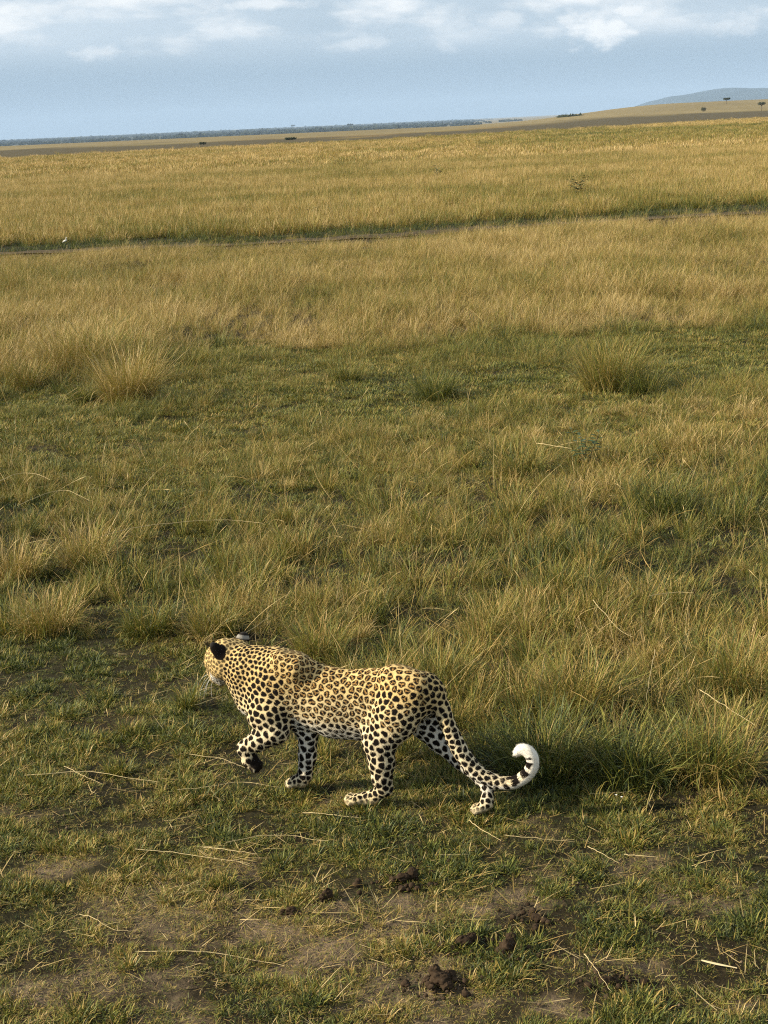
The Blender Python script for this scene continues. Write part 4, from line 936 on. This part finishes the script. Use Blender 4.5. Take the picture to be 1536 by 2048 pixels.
# ------------------------------------------------------------------ egret beyond the track
def skin_tube(path, rad, sides=12):
    path = np.asarray(path, float); n = len(path); T = np.gradient(path, axis=0); T /= np.linalg.norm(T, axis=1)[:, None]
    A_ = np.cross(T, [0, 1., 0.001]); A_ /= np.linalg.norm(A_, axis=1)[:, None]; B_ = np.cross(T, A_); rad = np.asarray(rad)[:, None]
    V_ = np.concatenate([path+rad*(A_*math.cos(2*math.pi*k/sides)+B_*math.sin(2*math.pi*k/sides)) for k in range(sides)]); F_ = [[k*n+i, ((k+1) % sides)*n+i, ((k+1) % sides)*n+i+1, k*n+i+1] for k in range(sides) for i in range(n-1)]
    return V_, np.array(F_)
q = gnd(131, 492); eg = empty('egret', q); eg.scale = (.48, .48, .48); tag(eg, 'small white egret standing at the dark strip beyond the track', 'bird')
V_, F_ = skin_tube([(-.15, 0, .20), (-.10, 0, .23), (-.03, 0, .265), (.04, 0, .29), (.08, 0, .32), (.075, 0, .37), (.06, 0, .41), (.075, 0, .44), (.10, 0, .45), (.12, 0, .447)], [.005, .035, .058, .058, .036, .020, .017, .024, .022, .010])
link('body', np_mesh('egret_body', V_, F_), plain('egret_feather', (.72, .69, .62), .7, .2), eg)
V_, F_ = skin_tube([(.115, 0, .447), (.16, 0, .437)], [.007, .001], 6); link('bill', np_mesh('egret_bill', V_, F_), plain('egret_bill', (.6, .4, .06), .5), eg)
for s2 in (-.018, .018):
    V_, F_ = skin_tube([(-.01, s2, .225), (.0, s2, .11), (-.008, s2, 0)], [.007, .005, .005], 6); link('leg', np_mesh('egret_leg', V_, F_), plain('egret_leg', (.05, .05, .04)), eg)

# ------------------------------------------------------------------ far trees
def hit(px, py, far=9000):
    d = ray(px, py); d = d/d[1]; y = np.linspace(100, far, 40000); z = HC+d[2]*y; m = np.nonzero(z < terrain(d[0]*y, y))[0]
    yy = y[m[0]] if len(m) else far; return np.array([d[0]*yy, yy, float(terrain(d[0]*yy, yy))])
LM = plain('far_leaf', (.045, .055, .028), .8, .1); BM = plain('far_bark', (.10, .08, .06), .9, .1)
def tree(px, py, hpx, wpx, kind, label, far=9000, group='lone trees on the far plain'):
    q = hit(px, py, far); s = q[1]/FPX*1.03; h, w = hpx*s, wpx*s; rg = np.random.default_rng(int(px)); t = empty('acacia_tree' if kind == 'flat' else 'bush', q)
    tag(t, label, 'tree' if kind == 'flat' else 'bush', group)
    Vs, Fs, o_ = [], [], 0; th = h*.62 if kind == 'flat' else h*.3
    P_ = [(np.array([[0, 0, -.1*h], [.02*w, 0, th*.5], [0, 0, th]]), .035*h, .022*h)]
    for k in range(6): a = k*1.05; P_.append((np.array([[0, 0, th*.8], [math.cos(a)*w*.15, math.sin(a)*w*.15, th*1.1], [math.cos(a)*w*.33, math.sin(a)*w*.33, h*.8]]), .016*h, .006*h))
    for pts, ra, rb in P_: V_, F_ = strand(pts, ra, rb, 6); Vs.append(V_); Fs.append(F_+o_); o_ += len(V_)
    link('trunk', np_mesh('tree_trunk', np.concatenate(Vs), np.concatenate(Fs)), BM, t)
    n = 700; a = rg.random(n)*6.283; r = np.sqrt(rg.random(n))*w*.5*(1+.25*np.sin(3*a+1)); zc = h*.80 if kind == 'flat' else h*.52; dz = (h*.2 if kind == 'flat' else h*.48)
    c_ = np.stack([r*np.cos(a), r*np.sin(a), zc+dz*(rg.random(n)*2-1)*np.sqrt(np.clip(1-(r/(w*.62))**2, .05, 1))*(.7+.3*np.cos(2*a))], 1); e1 = rg.normal(0, 1, (n, 3)); e1 /= np.linalg.norm(e1, axis=1)[:, None]; e2 = rg.normal(0, 1, (n, 3)); l = .055*w
    V_ = np.stack([c_-e1*l, c_+e1*l, c_+e2*l*.9], 1).reshape(-1, 3); link('crown', np_mesh('tree_crown', V_, np.arange(n*3).reshape(-1, 3), False), LM, t)
tree(1453, 209, 13, 12, 'flat', 'small flat topped acacia on the skyline in front of the blue ridge')
tree(1523, 222, 17, 13, 'flat', 'flat topped acacia lowest on the slope, at the picture side')
tree(1407, 224, 10, 9, 'bush', 'round dark bush on the pale slope below the skyline acacia')
tree(405, 290, 6, 13, 'bush', 'low dark bush at the edge of the pale strip on the left plain')
tree(700, 258, 10, 11, 'flat', 'tiny dark acacia on the woodland line in the middle of the skyline')
tree(586, 258, 8, 8, 'flat', 'tiny faint acacia on the skyline left of the darker one')
tree(8, 287, 7, 8, 'flat', 'tiny acacia on the skyline at the very side of the far plain')
tree(1140, 233.2, 1.3, 44, 'bush', 'long low dark thicket on the near end of the pale slope')
tree(1018, 243, 1.6, 40, 'bush', 'long thin dark thicket where the pale slope meets the far plain')
tree(580, 280, 5, 20, 'bush', 'small greyish thicket on the pale strip of the plain')
# the far wood, one mass
cr0 = bpy.data.collections.new('wood_crowns')
for i in range(4):
    rg = np.random.default_rng(60+i); n = 90; c_ = rg.normal(0, 1, (n, 3)); c_ /= np.linalg.norm(c_, axis=1)[:, None]; c_ *= rg.random((n, 1))**.4*np.array([5, 5, 2.0]); c_[:, 2] += 2.2; e1 = rg.normal(0, 1.0, (n, 3)); e2 = rg.normal(0, 1.0, (n, 3))
    me = np_mesh('wood_crown_%d' % i, np.stack([c_-e1, c_+e1, c_+e2], 1).reshape(-1, 3), np.arange(n*3).reshape(-1, 3), False); me.materials.append(LM); cr0.objects.link(bpy.data.objects.new('wood_crown_%d' % i, me))
n = 26000; y = np.sqrt(2500**2+rng.random(n)*(9000**2-2500**2)); x = (rng.random(n)*2-1)*.42*y; k = (x/y < .03+.05*rng.random(n)) & (rng.random(n) < .25+ss(.38, .55, fbm(x/500, y/500, 77, 3))); x, y = keep(k, x, y)
scatter('far_wood', cr0, x, y, (.55+.6*rng.random(len(x)))*(1+.5*(rng.random(len(x)) < .06)), np.zeros(len(x)), label='bluish far wood along the horizon', cat='wood', tilt=.05)
# --- blades that stand round the planted paws
px_, py_ = [], []
rgp = np.random.default_rng(77)
for f_ in (na, fa, ha):
    q = LO + f_[0]*HD + f_[1]*SD
    for k in range(34):
        a = rgp.random()*6.283; r = .045+.05*rgp.random(); px_.append(q[0]+r*1.25*math.cos(a)); py_.append(q[1]+r*math.sin(a))
px_, py_ = np.array(px_), np.array(py_)
scatter('paw_grass', P_LAWN, px_, py_, .8+.6*rgp.random(len(px_)), .15+.4*rgp.random(len(px_)), label='short blades of turf pressed round the planted paws')
